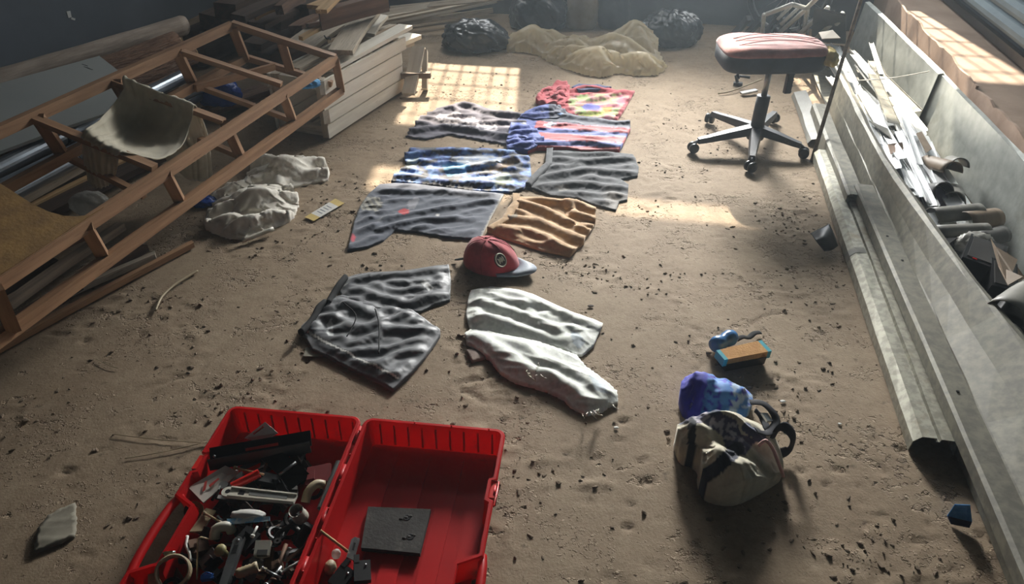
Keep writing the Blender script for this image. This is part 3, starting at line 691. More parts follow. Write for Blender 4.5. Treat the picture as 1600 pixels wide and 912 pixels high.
sheet('waistband', gpoly([(801, 308), (800, 322), (791, 334), (785, 346), (761, 361), (770, 365), (794, 350), (802, 338), (811, 324), (812, 308)]), .006, cloth_z(.026, .006, [(70, .04, .018, .014)], seed=163, edge=.012), 'cloth', t, lambda x, y, px, py: rgb('#b38f62', len(x)), seed=41)

# faded black T-shirt with a white drawing
G5 = [(725, 159), (700, 166), (676, 175), (652, 188), (649, 200), (635, 213), (664, 218), (703, 210), (742, 217), (791, 226), (808, 216), (822, 196), (824, 180), (800, 176), (778, 175), (749, 166)]
def g5c(x, y, px, py):
    c = rgb('#575260', len(x))
    for i, (cx, cy, r) in enumerate([(700, 186, 9), (712, 181, 7), (722, 190, 10), (740, 194, 8), (755, 197, 9), (768, 199, 7), (708, 192, 6), (735, 186, 6), (690, 183, 6)]):
        d = np.hypot((px-cx)/1.5, py-cy)+1.5*pn(px/6, py/4, i); paint(c, np.abs(d-r*.72) < 1.1, '#c4bfc4', .8); paint(c, d < r*.3, '#bdb7bd', .7)
    paint(c, pn(px/9, py/4, 33) > .33, '#6e6975', .6)
    return c
t = thing('t_shirt', 'faded purple-grey T-shirt with a white chest drawing in the barred sunlight', 'T-shirt', P(730, 195), 'clothes laid out on the floor')
sheet('body', gpoly(G5), .0095, cloth_z(0, .016, [(-8, .28, .07, .022), (20, .18, .05, .012)], [([(660, 185), (700, 172), (730, 165)], .018, .02), ([(650, 207), (700, 200), (790, 215)], .018, .02), ([(735, 168), (790, 182), (815, 184)], .02, .022)], seed=181, lift=.022), 'cloth', t, g5c, jig=.006, seed=5, sim=dict(ang=-5, c=.14, c2=.05))

# red T-shirt with a bright print
G7 = [(871, 134), (853, 147), (846, 149), (837, 161), (858, 170), (874, 172), (898, 182), (918, 186), (945, 191), (962, 192), (975, 173), (992, 143), (972, 141), (954, 142), (918, 137), (904, 137), (890, 143), (885, 134)]
def g7c(x, y, px, py):
    c = rgb('#b8434c', len(x)); pr = inside(px, py, [(888, 150), (930, 146), (975, 146), (984, 150), (958, 186), (930, 184), (900, 178), (888, 165)]); n = fbm(px/20, py/10, 61, 3)
    paint(c, pr, '#cfa191'); paint(c, pr & (n > .12), '#a9bd7c'); paint(c, pr & (n < -.2), '#d98a9a')
    paint(c, inside(px, py, [(908, 166), (920, 161), (938, 165), (936, 172), (915, 172)]), '#6f70c8'); paint(c, inside(px, py, [(900, 177), (925, 173), (945, 176), (935, 181), (908, 181)]), '#b8c25e'); paint(c, inside(px, py, [(940, 169), (958, 166), (955, 175), (945, 176)]), '#e0a24e')
    return c
t = thing('t_shirt', 'red T-shirt with a multicoloured print, farthest of the laid-out clothes', 'T-shirt', P(915, 162), 'clothes laid out on the floor')
sheet('body', gpoly(G7), .010, cloth_z(0, .016, [(8, .3, .09, .020), (60, .15, .05, .01)], [([(905, 142), (940, 141), (975, 146)], .02, .03), ([(925, 160), (960, 150), (985, 146)], .016, .022)], seed=201), 'cloth', t, g7c, seed=6, sim=dict(ang=12, c=.16, c2=.05))
sheet('sleeve', gpoly([(871, 134), (853, 147), (846, 149), (837, 161), (858, 170), (880, 166), (889, 158), (890, 143), (885, 134)]), .009, cloth_z(.012, .030, [(70, .14, .06, .04)], seed=203, edge=.04), 'cloth', t, lambda x, y, px, py: rgb('#b8434c', len(x)), seed=61, sim=dict(ang=60, c=.2, c2=.1, z0=.02))
sheet('inside_back', gpoly([(893, 142), (905, 136.5), (935, 138), (955, 141), (935, 145), (905, 147)]), .009, cloth_z(.03, .004, [], seed=204), 'cloth', t, lambda x, y, px, py: rgb('#2c3566', len(x)), seed=62)

# red and blue striped football jersey
G6 = [(851, 170), (836, 173), (821, 180), (799, 197), (796, 206), (791, 228), (794, 237), (824, 240), (838, 235), (887, 234), (908, 238), (947, 238), (967, 238), (974, 226), (978, 217), (985, 204), (983, 191), (961, 193), (933, 187), (901, 184), (888, 180), (873, 171)]
def g6c(x, y, px, py):
    f = (px-822)/160; v = py-(178+f*16)            # rows below the top seam
    v = v+2*pn(px/30, py/12, 71); hgt = 60-f*16
    q = v/hgt; c = rgb('#2f489c', len(x))
    for a, b_ in ((.14, .33), (.46, .66), (.80, 1.1)): paint(c, (q > a) & (q < b_) & (px > 842-20*q), '#b22c33')
    for a in (.155, .315, .465, .645, .80): paint(c, (np.abs(q-a) < .011) & (px > 850), '#b79db8', .5)
    paint(c, (q < .14) & (px > 845), '#1f2540'); paint(c, inside(px, py, [(806, 196), (820, 190), (830, 201), (812, 206)]), '#c3c3b6', .8); paint(c, inside(px, py, [(848, 195), (862, 190), (870, 194), (858, 199)]), '#cdd0df', .9)
    paint(c, inside(px, py, [(866, 171), (876, 172), (880, 178), (872, 180)]), '#7fa3d6')
    return c
t = thing('football_jersey', 'red and blue striped football jersey overlapping the red shirt', 'jersey', P(890, 210), 'clothes laid out on the floor')
sheet('body', gpoly(G6), .0085, cloth_z(.012, .016, [(-6, .34, .08, .014), (15, .2, .06, .006)], [([(840, 182), (890, 187), (980, 197)], .016, .022), ([(870, 232), (900, 226), (965, 236)], .02, .022)], seed=221), 'satin', t, g6c, seed=7, sim=dict(ang=-8, c=.12, c2=.03, z0=.014))
sheet('sleeve', gpoly([(799, 197), (796, 206), (791, 228), (794, 238), (824, 240), (838, 234), (850, 224), (838, 210), (815, 200)]), .008, cloth_z(.030, .022, [(20, .2, .05, .026)], seed=223), 'satin', t, lambda x, y, px, py: rgb('#324fa8', len(x)), seed=71, sim=dict(ang=25, c=.18, c2=.06, z0=.022))
sheet('sleeve', gpoly([(851, 170), (836, 173), (821, 180), (812, 188), (835, 192), (870, 190), (886, 184), (873, 171)]), .008, cloth_z(.028, .020, [(20, .2, .06, .026)], seed=225), 'satin', t, lambda x, y, px, py: paint(rgb('#2f489c', len(x)), px > 858, '#262c4c'), seed=72, sim=dict(ang=20, c=.18, c2=.06, z0=.022))

# black shorts with white piping, nearest the red case
t = thing('shorts', 'black satin shorts with a pale side stripe behind the red case', 'shorts', P(590, 510), 'clothes laid out on the floor')
G8a = [(545, 434), (556, 430), (581, 426), (626, 425), (664, 420), (701, 414), (705, 438), (703, 470), (677, 478), (659, 487), (644, 488), (620, 492), (590, 495), (560, 488), (535, 470), (530, 450)]
G8b = [(512, 470), (498, 480), (488, 498), (472, 512), (470, 521), (478, 529), (488, 548), (513, 560), (538, 573), (563, 586), (591, 598), (614, 611), (626, 601), (642, 586), (664, 561), (688, 526), (688, 520), (664, 501), (644, 487), (618, 480), (590, 478), (560, 470), (535, 464)]
def g8c(x, y, px, py):
    px, py = PX(x, y, 0*x); c = rgb('#4e5054', len(x)); d = poly_dist(px, py, [(482, 522), (500, 536), (540, 556), (580, 577), (622, 597)], False); paint(c, d < 3.2, '#17181a'); paint(c, d < 1.1, '#c9c7bf')
    paint(c, inside(px, py, [(512, 510), (520, 506), (522, 532), (513, 532)]), '#c4c6c6'); return c
sheet('leg', gpoly(G8a), .0055, cloth_z(.004, .020, [(20, .14, .034, .016), (-20, .12, .03, .012), (60, .10, .03, .004)], [([(545, 440), (600, 432), (695, 422)], .011, .014), ([(640, 478), (670, 468), (700, 462)], .012, .016), ([(560, 455), (600, 470), (640, 480)], .012, .016)], seed=241, edge=.022), 'satin_dark', t, lambda x, y, px, py: paint(rgb('#4e5054', len(x)), inside(px, py, [(657, 440), (665, 437), (677, 450), (670, 455)]), '#d0d0cd'), seed=8, sim=dict(ang=12, c=.055, c2=.038))
sheet('leg', gpoly(G8b), .0055, cloth_z(.012, .022, [(25, .15, .036, .018), (-30, .13, .034, .014), (60, .10, .03, .004)], [([(520, 500), (560, 520), (600, 515)], .011, .016), ([(560, 545), (610, 520), (680, 522)], .012, .016), ([(590, 580), (620, 560), (660, 550)], .011, .014), ([(545, 480), (590, 500), (600, 520)], .012, .02)], seed=261, edge=.022), 'satin_dark', t, g8c, seed=9, sim=dict(ang=22, c=.05, c2=.042, z0=.010))
for k, (pts, zz) in enumerate([([(540, 433), (530, 445), (520, 461), (513, 474)], .022), ([(508, 472), (498, 481), (490, 497), (478, 512), (470, 519)], .022)]):
    tube('waistband', [P(x, y, zz+.004*math.sin(i*2)) for i, (x, y) in enumerate(pts)], .011, 'elastic', t, seg=10, n=14, flat=1.2)
tube('drawstring', [P(586, 482, .052), P(592, 505, .048), P(592, 535, .046), P(592, 552, .044)], .0022, 'elastic', t, seg=6, n=14)
tube('drawstring', [P(536, 472, .05), P(556, 492, .055), P(548, 515, .045), P(542, 525, .043)], .0022, 'elastic', t, seg=6, n=14)
o = plate('paper_label', [P(474, 556, .002), P(479, 541, .002), P(505, 553, .002), P(503, 557, .002)], .001, 'paper', None, bevel=0); tag(o, 'small paper tag peeping out beneath the black satin shorts', 'paper')

# pale worn jeans shorts
t = thing('jeans', 'pale worn grey-white jeans shorts with frayed legs below the red cap', 'jeans', P(835, 540), 'clothes laid out on the floor')
G9a = [(736, 455), (766, 449), (799, 452), (832, 460), (864, 475), (897, 490), (942, 506), (927, 541), (910, 556), (898, 556), (880, 545), (850, 540), (810, 525), (770, 520), (740, 522), (733, 512), (728, 492), (732, 469)]
G9b = [(726, 524), (735, 517), (765, 520), (800, 528), (840, 536), (870, 546), (901, 557), (914, 574), (937, 590), (963, 613), (965, 632), (950, 636), (943, 643), (917, 649), (897, 640), (878, 623), (855, 612), (832, 605), (802, 597), (782, 584), (766, 564), (749, 551), (730, 538)]
def g9c(x, y, px, py):
    c = rgb('#eaece4', len(x)); n = fbm(px/22, py/14, 81, 3); paint(c, n > .25, '#f2f3ee'); paint(c, n < -.3, '#d2d5cd', .7)
    paint(c, inside(px, py, [(890, 515), (905, 520), (915, 535), (905, 545), (895, 535)]), '#8fa6bf', .5); paint(c, inside(px, py, [(920, 585), (945, 600), (950, 615), (930, 610)]), '#9fb4c8', .5)
    return c
sheet('leg', gpoly(G9a), .0055, cloth_z(.004, .024, [(-28, .18, .042, .022), (-5, .12, .034, .014), (40, .08, .025, .006)], [([(745, 475), (800, 490), (870, 520)], .014, .02), ([(740, 500), (790, 510), (850, 530)], .014, .018), ([(800, 462), (860, 485), (930, 512)], .012, .014), ([(770, 470), (790, 478), (820, 478)], .012, .02)], seed=281, edge=.022), 'cloth', t, g9c, seed=10, sim=dict(ang=-25, c=.05, c2=.045, fine=.005))
sheet('leg', gpoly(G9b), .0055, cloth_z(.008, .030, [(-32, .18, .042, .020), (-60, .12, .036, .014), (20, .08, .022, .007)], [([(740, 530), (790, 560), (850, 600)], .016, .02), ([(800, 540), (870, 580), (950, 620)], .014, .018), ([(840, 570), (860, 590), (900, 620)], .014, .02)], seed=301, edge=.022, lift=.02), 'cloth', t, g9c, jig=.002, seed=11, sim=dict(ang=-32, c=.06, c2=.055, z0=.008, fine=.006))
rnd = random.Random(4)
for k in range(16):                                   # frayed threads at the torn hem and knee
    bx, by = (rnd.uniform(905, 962), 0) if k < 9 else (rnd.uniform(815, 858), rnd.uniform(560, 588)); by = by or 648-(bx-905)*.3
    tube('frayed_thread', [P(bx, by, .035), P(bx+rnd.uniform(-4, 6), by+rnd.uniform(2, 6), .04), P(bx+rnd.uniform(-6, 12), by+rnd.uniform(5, 12), .012)], .0013, 'white_plastic', t, seg=5, n=6)
sheet('pocket_lining', gpoly([(729, 548), (750, 545), (758, 560), (738, 566)]), .006, cloth_z(.002, .01, [], seed=5), 'cloth', t, lambda x, y, px, py: rgb('#a79388', len(x)), seed=12)

# the red cap
def cap():
    c0 = P(768, 413, 0); t = thing('baseball_cap', 'red baseball cap with a round badge and grey brim', 'cap', c0)
    ang = math.radians(-24); R = rotz(ang); cx = Vector((c0.x, c0.y, 0))
    bm = bmesh.new(); nu, nv = 40, 16; rings = []
    for i in range(nv+1):
        f = i/nv; ring = []
        for j in range(nu):
            a = 2*math.pi*j/nu; rr = math.cos(f*math.pi/2)**.62; z = .104*math.sin(f*math.pi/2)**.9
            x = .112*rr*math.cos(a); y = .080*rr*math.sin(a)
            z *= (1.0+.10*math.cos(a)*(1-f)); sag = .012*math.sin(a*3+1)*math.sin(f*math.pi); dd = .008*max(0, math.sin(a*2+.6))*math.sin(f*3)
            ring.append(bm.verts.new(cx+R @ Vector((x-.02*f-dd*math.cos(a), y+sag*.5, max(z-abs(sag)*.5, 0)))))
        rings.append(ring)
    for a, b_ in zip(rings, rings[1:]):
        for j in range(nu): bm.faces.new((a[j], a[(j+1) % nu], b_[(j+1) % nu], b_[j]))
    bmesh.ops.remove_doubles(bm, verts=bm.verts, dist=1e-4)
    bm_link('crown', bm, 'cap_red', t, smooth=True)
    for k in range(6):                                # stitched seams
        a = math.pi*k/3+.5; pts = []
        for i in range(9):
            f = i/8*.98; rr = math.cos(f*math.pi/2)**.62; z = .104*math.sin(f*math.pi/2)**.9*(1.0+.10*math.cos(a)*(1-f))
            pts.append(cx+R @ Vector((.104*rr*math.cos(a)-.02*f, .079*rr*math.sin(a), z+.0005)))
        tube('seam', pts, .0013, 'cap_red_dark', t, seg=5)
    # brim
    bm = bmesh.new(); A = []; B = []
    for j in range(17):
        a = math.radians(-62+124*j/16); r0 = Vector((.098*math.cos(a), .077*math.sin(a), .014)); k = math.cos(math.radians(-62+124*j/16)*1.35)
        out = Vector((.080*max(k, .05)+.004, .010*math.sin(a), -.010*abs(math.sin(a))**2-.004+.012*max(k, 0)))
        A.append(r0); B.append(r0+out)
    mid = [(a.lerp(b_, .5)+Vector((0, 0, .006))) for a, b_ in zip(A, B)]
    vs = [[bm.verts.new(cx+R @ p) for p in row] for row in (A, mid, B)]
    for r0, r1 in zip(vs, vs[1:]):
        for j in range(16): bm.faces.new((r0[j], r0[j+1], r1[j+1], r1[j]))
    o = bm_link('brim', bm, 'brim', t, smooth=True); md = o.modifiers.new('thickness', 'SOLIDIFY'); md.thickness = .004
    n = Vector((.62, -.45, .62)).normalized(); q = n.to_track_quat('Z', 'Y').to_matrix(); c = cx+R @ Vector((.066, -.060, .070))
    b_ = lathe('badge', [(.027, -.004), (.027, .001), (.026, .002)], 'badge_dark', t, c, q, 28, smooth=False)
    tube('badge_ring', [c+q @ Vector((.0245*math.cos(i*math.pi/14), .0245*math.sin(i*math.pi/14), .002)) for i in range(28)], .0022, 'badge', b_, seg=6, closed=True)
    for i in range(5): tube('emblem_stroke', [c+q @ Vector((-.012+.006*i, -.010+.003*(i % 2), .0025)), c+q @ Vector((-.011+.006*i, .004, .003)), c+q @ Vector((-.013+.006*i, .011-.003*(i % 2), .0025))], .0016, 'badge', b_, seg=5)
    tube('back_strap', [cx+R @ Vector((-.10, -.03, .018)), cx+R @ Vector((-.122, -.035, .012)), cx+R @ Vector((-.135, -.028, .004))], .008, 'elastic', t, seg=8, n=6, flat=.4)
    lathe('top_button', [(.006, 0), (.006, .003), (.003, .005)], 'cap_red_dark', t, cx+R @ Vector((-.02, 0, .109)), None, 12)
D('cap_red', c='#b73a42', c2='#a1303a', scale=60, rough=.85, sheen=.3, bump=.1, bscale=400, bdist=.001)
D('cap_red_dark', c='#8c262e', rough=.85)
cap()
D('label_blue', c='#7fb4d8', c2='#d4dfe6', scale=60, rough=.6, range=(.45, .55))
D('olive_pale', c='#9c9468', c2='#847c52', scale=20, rough=.5)
D('dark_red', c='#6a1c1c', rough=.5)
# ------------------------------------------------------------------ red tool case, open flat, hinge running away from the camera
KA = math.radians(7.0); KO = Vector((-.398, 1.452, 0)); KU = Vector((math.cos(KA), -math.sin(KA), 0)); KV = Vector((math.sin(KA), math.cos(KA), 0))
def K(u, v, w): return KO+KU*u+KV*v+Vector((0, 0, w))
KR = rotz(-KA)
def poly_offset(poly, d):
    """inward offset of a counter-clockwise polygon"""
    out = []; n = len(poly)
    for i in range(n):
        p = Vector(poly[i]); e1 = (p-Vector(poly[i-1])).normalized(); e2 = (Vector(poly[(i+1) % n])-p).normalized()
        n1 = Vector((-e1.y, e1.x)); n2 = Vector((-e2.y, e2.x)); m = (n1+n2).normalized(); k = d/max(.45, m.dot(n1)); out.append((p.x+m.x*k, p.y+m.y*k))
    return out
def tray(name, poly, h, th, draft, mat, parent):
    bm = bmesh.new()
    lip = poly_offset(poly, -.005)
    rings = [(poly_offset(poly, draft), .002), (poly, h-.012), (lip, h-.012), (lip, h-.003), (poly_offset(poly, -.002), h), (poly_offset(poly, th), h), (poly_offset(poly, th+draft), .002+th)]
    R = [[bm.verts.new(K(u, v, w)) for u, v in r] for r, w in rings]; n = len(poly)
    for a, b_ in zip(R, R[1:]):
        for j in range(n): bm.faces.new((a[j], a[(j+1) % n], b_[(j+1) % n], b_[j]))
    bm.faces.new(R[0][::-1]); bm.faces.new(R[-1])
    return bm_link(name, bm, mat, parent)
def half_outline(u0, u1, v0, v1, outer_left, notch, r=.022):
    """counter-clockwise outline with rounded corners, a hand-hold notch on the outer side and latch recesses"""
    def corner(cu, cv, a0):
        return [(cu+r*math.cos(a0+i*math.pi/8), cv+r*math.sin(a0+i*math.pi/8)) for i in range(5)]
    pts = corner(u1-r, v1-r, 0)+corner(u0+r, v1-r, math.pi/2)
    n0, n1 = notch; dep = .052; side = []
    def steps(uo, sg):
        s = []
        for (a, b_, d) in ((v1-.165, v1-.235, .012), (n1, n0, dep), (v0+.235, v0+.165, .012)):
            e = .028 if d > .02 else .006
            s += [(uo, a), (uo+sg*d, a-e), (uo+sg*d, b_+e), (uo, b_)]
        return s
    if outer_left: pts += steps(u0, 1)
    pts += corner(u0+r, v0+r, math.pi)+corner(u1-r, v0+r, 1.5*math.pi)
    if not outer_left: pts += steps(u1, -1)[::-1]
    return pts
HB = .092
case = thing('tool_case', 'large red plastic tool case lying open, cluttered tray on its left half', 'tool case', K(0, -.4, 0))
NL, NR = (-.52, -.305), (-.60, -.385)
base = tray('tray', half_outline(-.372, -.010, -.80, 0, True, NL), HB, .005, .006, 'red_plastic', case)
lid = tray('lid', half_outline(.008, .380, -.80, 0, False, NR), HB, .005, .006, 'red_plastic', case)
tube('handle', [K(-.372, NL[1]+.012, HB-.022), K(-.378, NL[1]-.03, HB-.016), K(-.380, (NL[0]+NL[1])/2, HB-.014), K(-.378, NL[0]+.03, HB-.016), K(-.372, NL[0]-.012, HB-.022)], .0105, 'red_plastic', base, seg=12, n=16)
tube('handle', [K(.380, NR[1]+.012, HB-.022), K(.386, NR[1]-.03, HB-.016), K(.388, (NR[0]+NR[1])/2, HB-.014), K(.386, NR[0]+.03, HB-.016), K(.380, NR[0]-.012, HB-.022)], .0105, 'red_plastic', lid, seg=12, n=16)
for k in range(6):
    tube('hinge_knuckle', [K(-.001, -.03-k*.135, HB-.006), K(-.001, -.09-k*.135, HB-.006)], .0065, 'red_plastic', case, seg=10)
for k in range(9):       # moulded ribs on the far wall of the lid
    u = .045+k*.038; beam('rib', K(u, -.0105, .012), K(u, -.007, HB-.014), .004, .004, 'red_plastic', lid, bevel=0)
for k in range(9):
    u = -.335+k*.038; beam('rib', K(u, -.0105, .012), K(u, -.007, HB-.014), .004, .004, 'red_plastic', base, bevel=0)
for k, u in enumerate((.075, .165, .255, .335)):   # long raised bands on the lid floor
    beam('floor_band', K(u, -.76, .0085), K(u, -.04, .0085), .045, .005, 'red_plastic', lid, bevel=.0015)
for k, u in enumerate((.14, .24, .34)): tube('rim_peg', [K(u, -.004, HB-.004), K(u, -.004, HB+.005)], .0022, 'red_plastic', lid, seg=8)
for k in range(8): tube('rim_peg', [K(.004, -.05-k*.085, HB-.002), K(.004, -.05-k*.085, HB+.004)], .0025, 'red_plastic', case, seg=8)
lt = box('latch', K(.379, -.2, HB-.02), .012, .045, .034, 'red_bright', lid, KR)
tube('latch_pin', [K(.383, -.215, HB-.006), K(.383, -.185, HB-.006)], .004, 'red_bright', lt, seg=8)
box('latch', K(-.371, -.2, HB-.02), .012, .045, .034, 'red_bright', base, KR)
tube('latch_loop', [K(.372, -.172, HB), K(.389, -.172, HB-.004), K(.389, -.24, HB-.010), K(.372, -.24, HB-.010)], .0025, 'red_bright', lid, seg=6)

GRP = 'clutter in the red case'
def kt(name, label, cat, c): return thing(name, label, cat, c, GRP)
# ---- things in the lid
p = thing('rubber_plate', 'square dark plate with two gouged holes in the empty case lid', 'plate', P(617, 827, .012))
plate('slab', [P(575, 791, .025), P(673, 795, .025), P(656, 864, .025), P(564, 855, .025)], .013, 'rubber', p)
for (x, y) in ((636, 808), (641, 838)):
    c = P(x, y, .0252); lathe('hole', [(.010, -.0002), (.009, .0009), (.006, .0010), (.005, .0002)], 'black_plastic', p, c, None, 9, smooth=False)
    for k in range(3): blob('chip', c+Vector((-.014+.011*k, .004*(k-1), -.001)), .005, .004, .003, 'rubber', p, seed=k, sub=2)
p = thing('metal_bracket', 'small slotted zinc bracket lying in the case lid', 'bracket', P(553, 858, .02))
plate('strip', [P(546, 872, .026), P(541, 870, .026), P(549, 842, .030), P(555, 838, .030), P(562, 841, .030), P(561, 846, .03), P(553, 875, .026)], .003, 'steel', p)
plate('slot', [P(550, 858, .0285), P(553, 847, .0295), P(556, 848, .0295), P(553, 859, .0285)], .0006, 'black_plastic', p, bevel=0)
o = tube('wooden_stick', [P(501, 829, HB+.004), P(543, 861, .03)], .0035, 'pine_pale', seg=8); tag(o, 'thin round stick propped from the case hinge into the lid', 'stick')
for k, (x, y, a, lab) in enumerate([(566, 893, .2, 'black plastic clip beside the zinc bracket in the lid'), (534, 902, -.5, 'black plastic clip leaning on the hinge side of the lid')]):
    p = thing('plastic_clip', lab, 'clip', P(x, y, .012)); c = P(x, y, .022); r = eul(.1, .15, a)
    box('clip_body', c, .038, .05, .014, 'black_plastic', p, r); box('clip_arm', c+r @ Vector((-.012, .03, .004)), .012, .02, .008, 'black_plastic', p, r); tube('rivet', [c+r @ Vector((.008, .012, .006)), c+r @ Vector((.008, .012, .0095))], .003, 'steel', p, seg=8)
o = blob('crumpled_tape', P(517, 889, .012), .012, .016, .022, 'cream_plastic', seed=6, sub=3, crease=.12); tag(o, 'crumpled beige tape scrap against the inside of the lid', 'tape')
o = blob('clear_bead', P(526, 868, .012), .011, .011, .02, 'film', seed=9, sub=3); tag(o, 'tiny clear plastic bead in the corner of the lid', 'bead')

# ---- the cluttered tray
def kbox(name, lab, cat, px, py, z, dx, dy, dz, mat, rot): 
    o = box(name, P(px, py, z), dx, dy, dz, mat, None, rot); return tag(o, lab, cat, GRP)
# filler beneath: dark odds and ends, past telling apart
fill = random.Random(11); FILL = 'dark scraps at the bottom of the red tray'
flab = 'small dark hardware scrap at the bottom of the cluttered red tray'
protos = []
def proto(kind):
    bm = bmesh.new()
    if kind == 0: add_box(bm, (0, 0, 0), .07, .022, .004); add_box(bm, (.033, 0, .012), .004, .022, .026)
    elif kind == 1: add_tube(bm, [(-.03, 0, 0), (.03, 0, 0)], .011, 10)
    elif kind == 2: add_tube(bm, [(-.05, 0, 0), (0, 0, .004), (.05, .01, 0)], .004, 8)
    elif kind == 3: add_tube(bm, [(.018*math.cos(i*.524), .018*math.sin(i*.524), 0) for i in range(12)], .005, 6, closed=True)
    elif kind == 4: add_box(bm, (0, 0, 0), .045, .04, .022); add_box(bm, (.012, 0, .014), .016, .02, .01)
    else: add_box(bm, (0, 0, 0), .10, .014, .003); add_box(bm, (-.045, .008, 0), .012, .028, .003)
    bmesh.ops.recalc_face_normals(bm, faces=bm.faces); me = bpy.data.meshes.new('hardware_scrap'); bm.to_mesh(me); bm.free(); return me
PRO = [proto(k) for k in range(6)]
FM = ['black_plastic', 'dark_metal', 'rusty', 'grey_plastic', 'dark_metal', 'black_metal', 'black_plastic', 'dark_wood']
fc = {}
for k in range(95):
    kind = fill.randrange(6); m = fill.choice(FM)
    if (kind, m) not in fc: me = PRO[kind].copy(); me.materials.append(M(m)); fc[(kind, m)] = me
    o = bpy.data.objects.new('hardware_scrap', fc[(kind, m)]); COL.objects.link(o)
    u, v = fill.uniform(-.31, -.05), fill.uniform(-.66, -.10)
    top = .045 if v > -.18 else .058
    o.location = K(u, v, fill.uniform(.016, top)); o.rotation_euler = (fill.uniform(-.5, .5), fill.uniform(-.5, .5), fill.uniform(0, 6.3)); tag(o, 'small %s %s buried %s the red tray clutter' % ({'black_plastic': 'black plastic', 'dark_metal': 'dark metal', 'rusty': 'rusty', 'grey_plastic': 'grey plastic', 'black_metal': 'black metal', 'dark_wood': 'dark brown'}[m], ['angle bracket', 'short roller', 'bent pin', 'ring', 'lug block', 'flat key'][kind], 'in the far half of' if v > -.28 else ('in the middle of' if v > -.46 else 'in the near end of')), 'scrap', FILL)
# upper layer, traced one by one
p = kt('black_rail', 'long black plastic rail with a red stripe across the tray', 'rail', P(405, 700, .07))
a, b_ = P(328, 712, .085), P(486, 684, .100)
beam('rail_top', a, b_, .040, .006, 'black_plastic', p, roll=.55); beam('rail_face', a+Vector((0, -.018, -.014)), b_+Vector((0, -.018, -.014)), .030, .006, 'black_plastic', p, roll=1.25)
m0, m1 = a.lerp(b_, .36), a.lerp(b_, .68); beam('stripe', m0+Vector((0, -.006, .005)), m1+Vector((0, -.006, .005)), .007, .003, 'ink_red', p, roll=.55); tube('screw', [a+Vector((.014, -.004, .001)), a+Vector((.014, -.006, .006))], .0035, 'steel', p, seg=8)
p = kt('hinge_plate', 'black flat hinge plate under the red-striped rail', 'hinge', P(438, 715, .06))
n = Vector((.1, -.3, 1)).normalized(); plate('leaf', [P(402, 712, .075), P(425, 694, .085), P(463, 722, .080), P(436, 742, .066)], .005, 'black_metal', p); plate('leaf', [P(436, 742, .066), P(463, 722, .08), P(486, 742, .06), P(452, 765, .05)], .005, 'black_metal', p); tube('hinge_pin', [P(436, 742, .068), P(463, 722, .082)], .004, 'steel', p, seg=8)
p = kt('cardboard_sleeve', 'off-white cardboard sleeve with red slashes by the tray wall', 'card', P(335, 757, .06))
q = [P(294, 761, .070), P(318, 785, .062), P(374, 737, .064), P(352, 727, .078)]
plate('card', q, .004, 'card_white', p); n = (q[1]-q[0]).cross(q[3]-q[0]).normalized(); n = n if n.z > 0 else -n
def oncard(x, y): return PP(x, y, q[0]+n*.0009, n)
plate('print_slash', [oncard(316, 768), oncard(320, 752), oncard(324, 750), oncard(321, 765)], .0006, 'ink_red', p, bevel=0); plate('print_mark', [oncard(326, 758), oncard(341, 746), oncard(343, 748), oncard(328, 761)], .0006, 'ink_red', p, bevel=0)
lathe('print_dot', [(.011, 0), (.011, .0006)], 'grey_plastic', p, oncard(349, 757), n.to_track_quat('Z', 'Y').to_matrix(), 16, smooth=False)
p = kt('white_card', 'white card with a red edge standing at the far tray wall', 'card', P(410, 668, .05))
q = [P(382, 684, .055), P(414, 659, .080), P(434, 676, .08), P(408, 692, .05)]; plate('card', q, .003, 'label_white', p); beam('red_edge', P(396, 678, .071), P(412, 666, .083), .004, .003, 'ink_red', p, bevel=0)
p = kt('red_tube', 'short bright red plastic tube lying on the junk', 'tube', P(383, 750, .06)); pipe('sleeve', P(363, 760, .068), P(405, 739, .082), .011, 'red_bright', p, wall=.0025, seg=18)
# white lever handle
def flat_bar(name, label, cat, a, b_, w, th, mat, holes=(), round0=True, slot=None):
    a, b_ = Vector(a), Vector(b_); R = frame_of(a, b_); L = (b_-a).length; pts = []
    for i in range(9): t_ = math.pi/2+math.pi*i/8; pts.append((math.cos(t_)*w/2+(w/2), math.sin(t_)*w/2))
    pts += [(L, -w/2*.8), (L, w/2*.8)]
    p = kt(name, label, cat, a.lerp(b_, .5)); bm = bmesh.new(); T = [bm.verts.new(a+R @ Vector((x, y, th/2))) for x, y in pts]; B = [bm.verts.new(a+R @ Vector((x, y, -th/2))) for x, y in pts]
    bm.faces.new(T); bm.faces.new(B[::-1])
    for i in range(len(pts)): bm.faces.new((T[i], B[i], B[(i+1) % len(pts)], T[(i+1) % len(pts)]))
    bm_link('bar', bm, mat, p, bevel=.0012)
    for h in holes: lathe('hole', [(w*.2, 0), (w*.2, .0006)], 'black_plastic', p, a+R @ Vector((h, 0, th/2)), R, 12, smooth=False)
    if slot: s0, s1 = slot; bm = bmesh.new(); add_box(bm, a+R @ Vector(((s0+s1)/2, 0, th/2+.0004)), s1-s0, w*.45, .0008, R); bm_link('slot', bm, 'black_plastic', p)
    return p, a, R, L
p, a, R, L = flat_bar('window_handle', 'long white plastic lever handle lying across the middle of the tray', 'handle', P(347, 768, .078), P(462, 780, .076), .030, .008, 'white_plastic', (.015,), slot=(.043, .058))
for sg in (-1, 1): beam('raised_edge', a+R @ Vector((.02, sg*.0125, .005)), a+R @ Vector((L, sg*.011, .005)), .004, .006, 'white_plastic', p)
beam('inner_rib', a+R @ Vector((.07, 0, .004)), a+R @ Vector((L-.02, 0, .004)), .010, .003, 'grey_plastic', p)
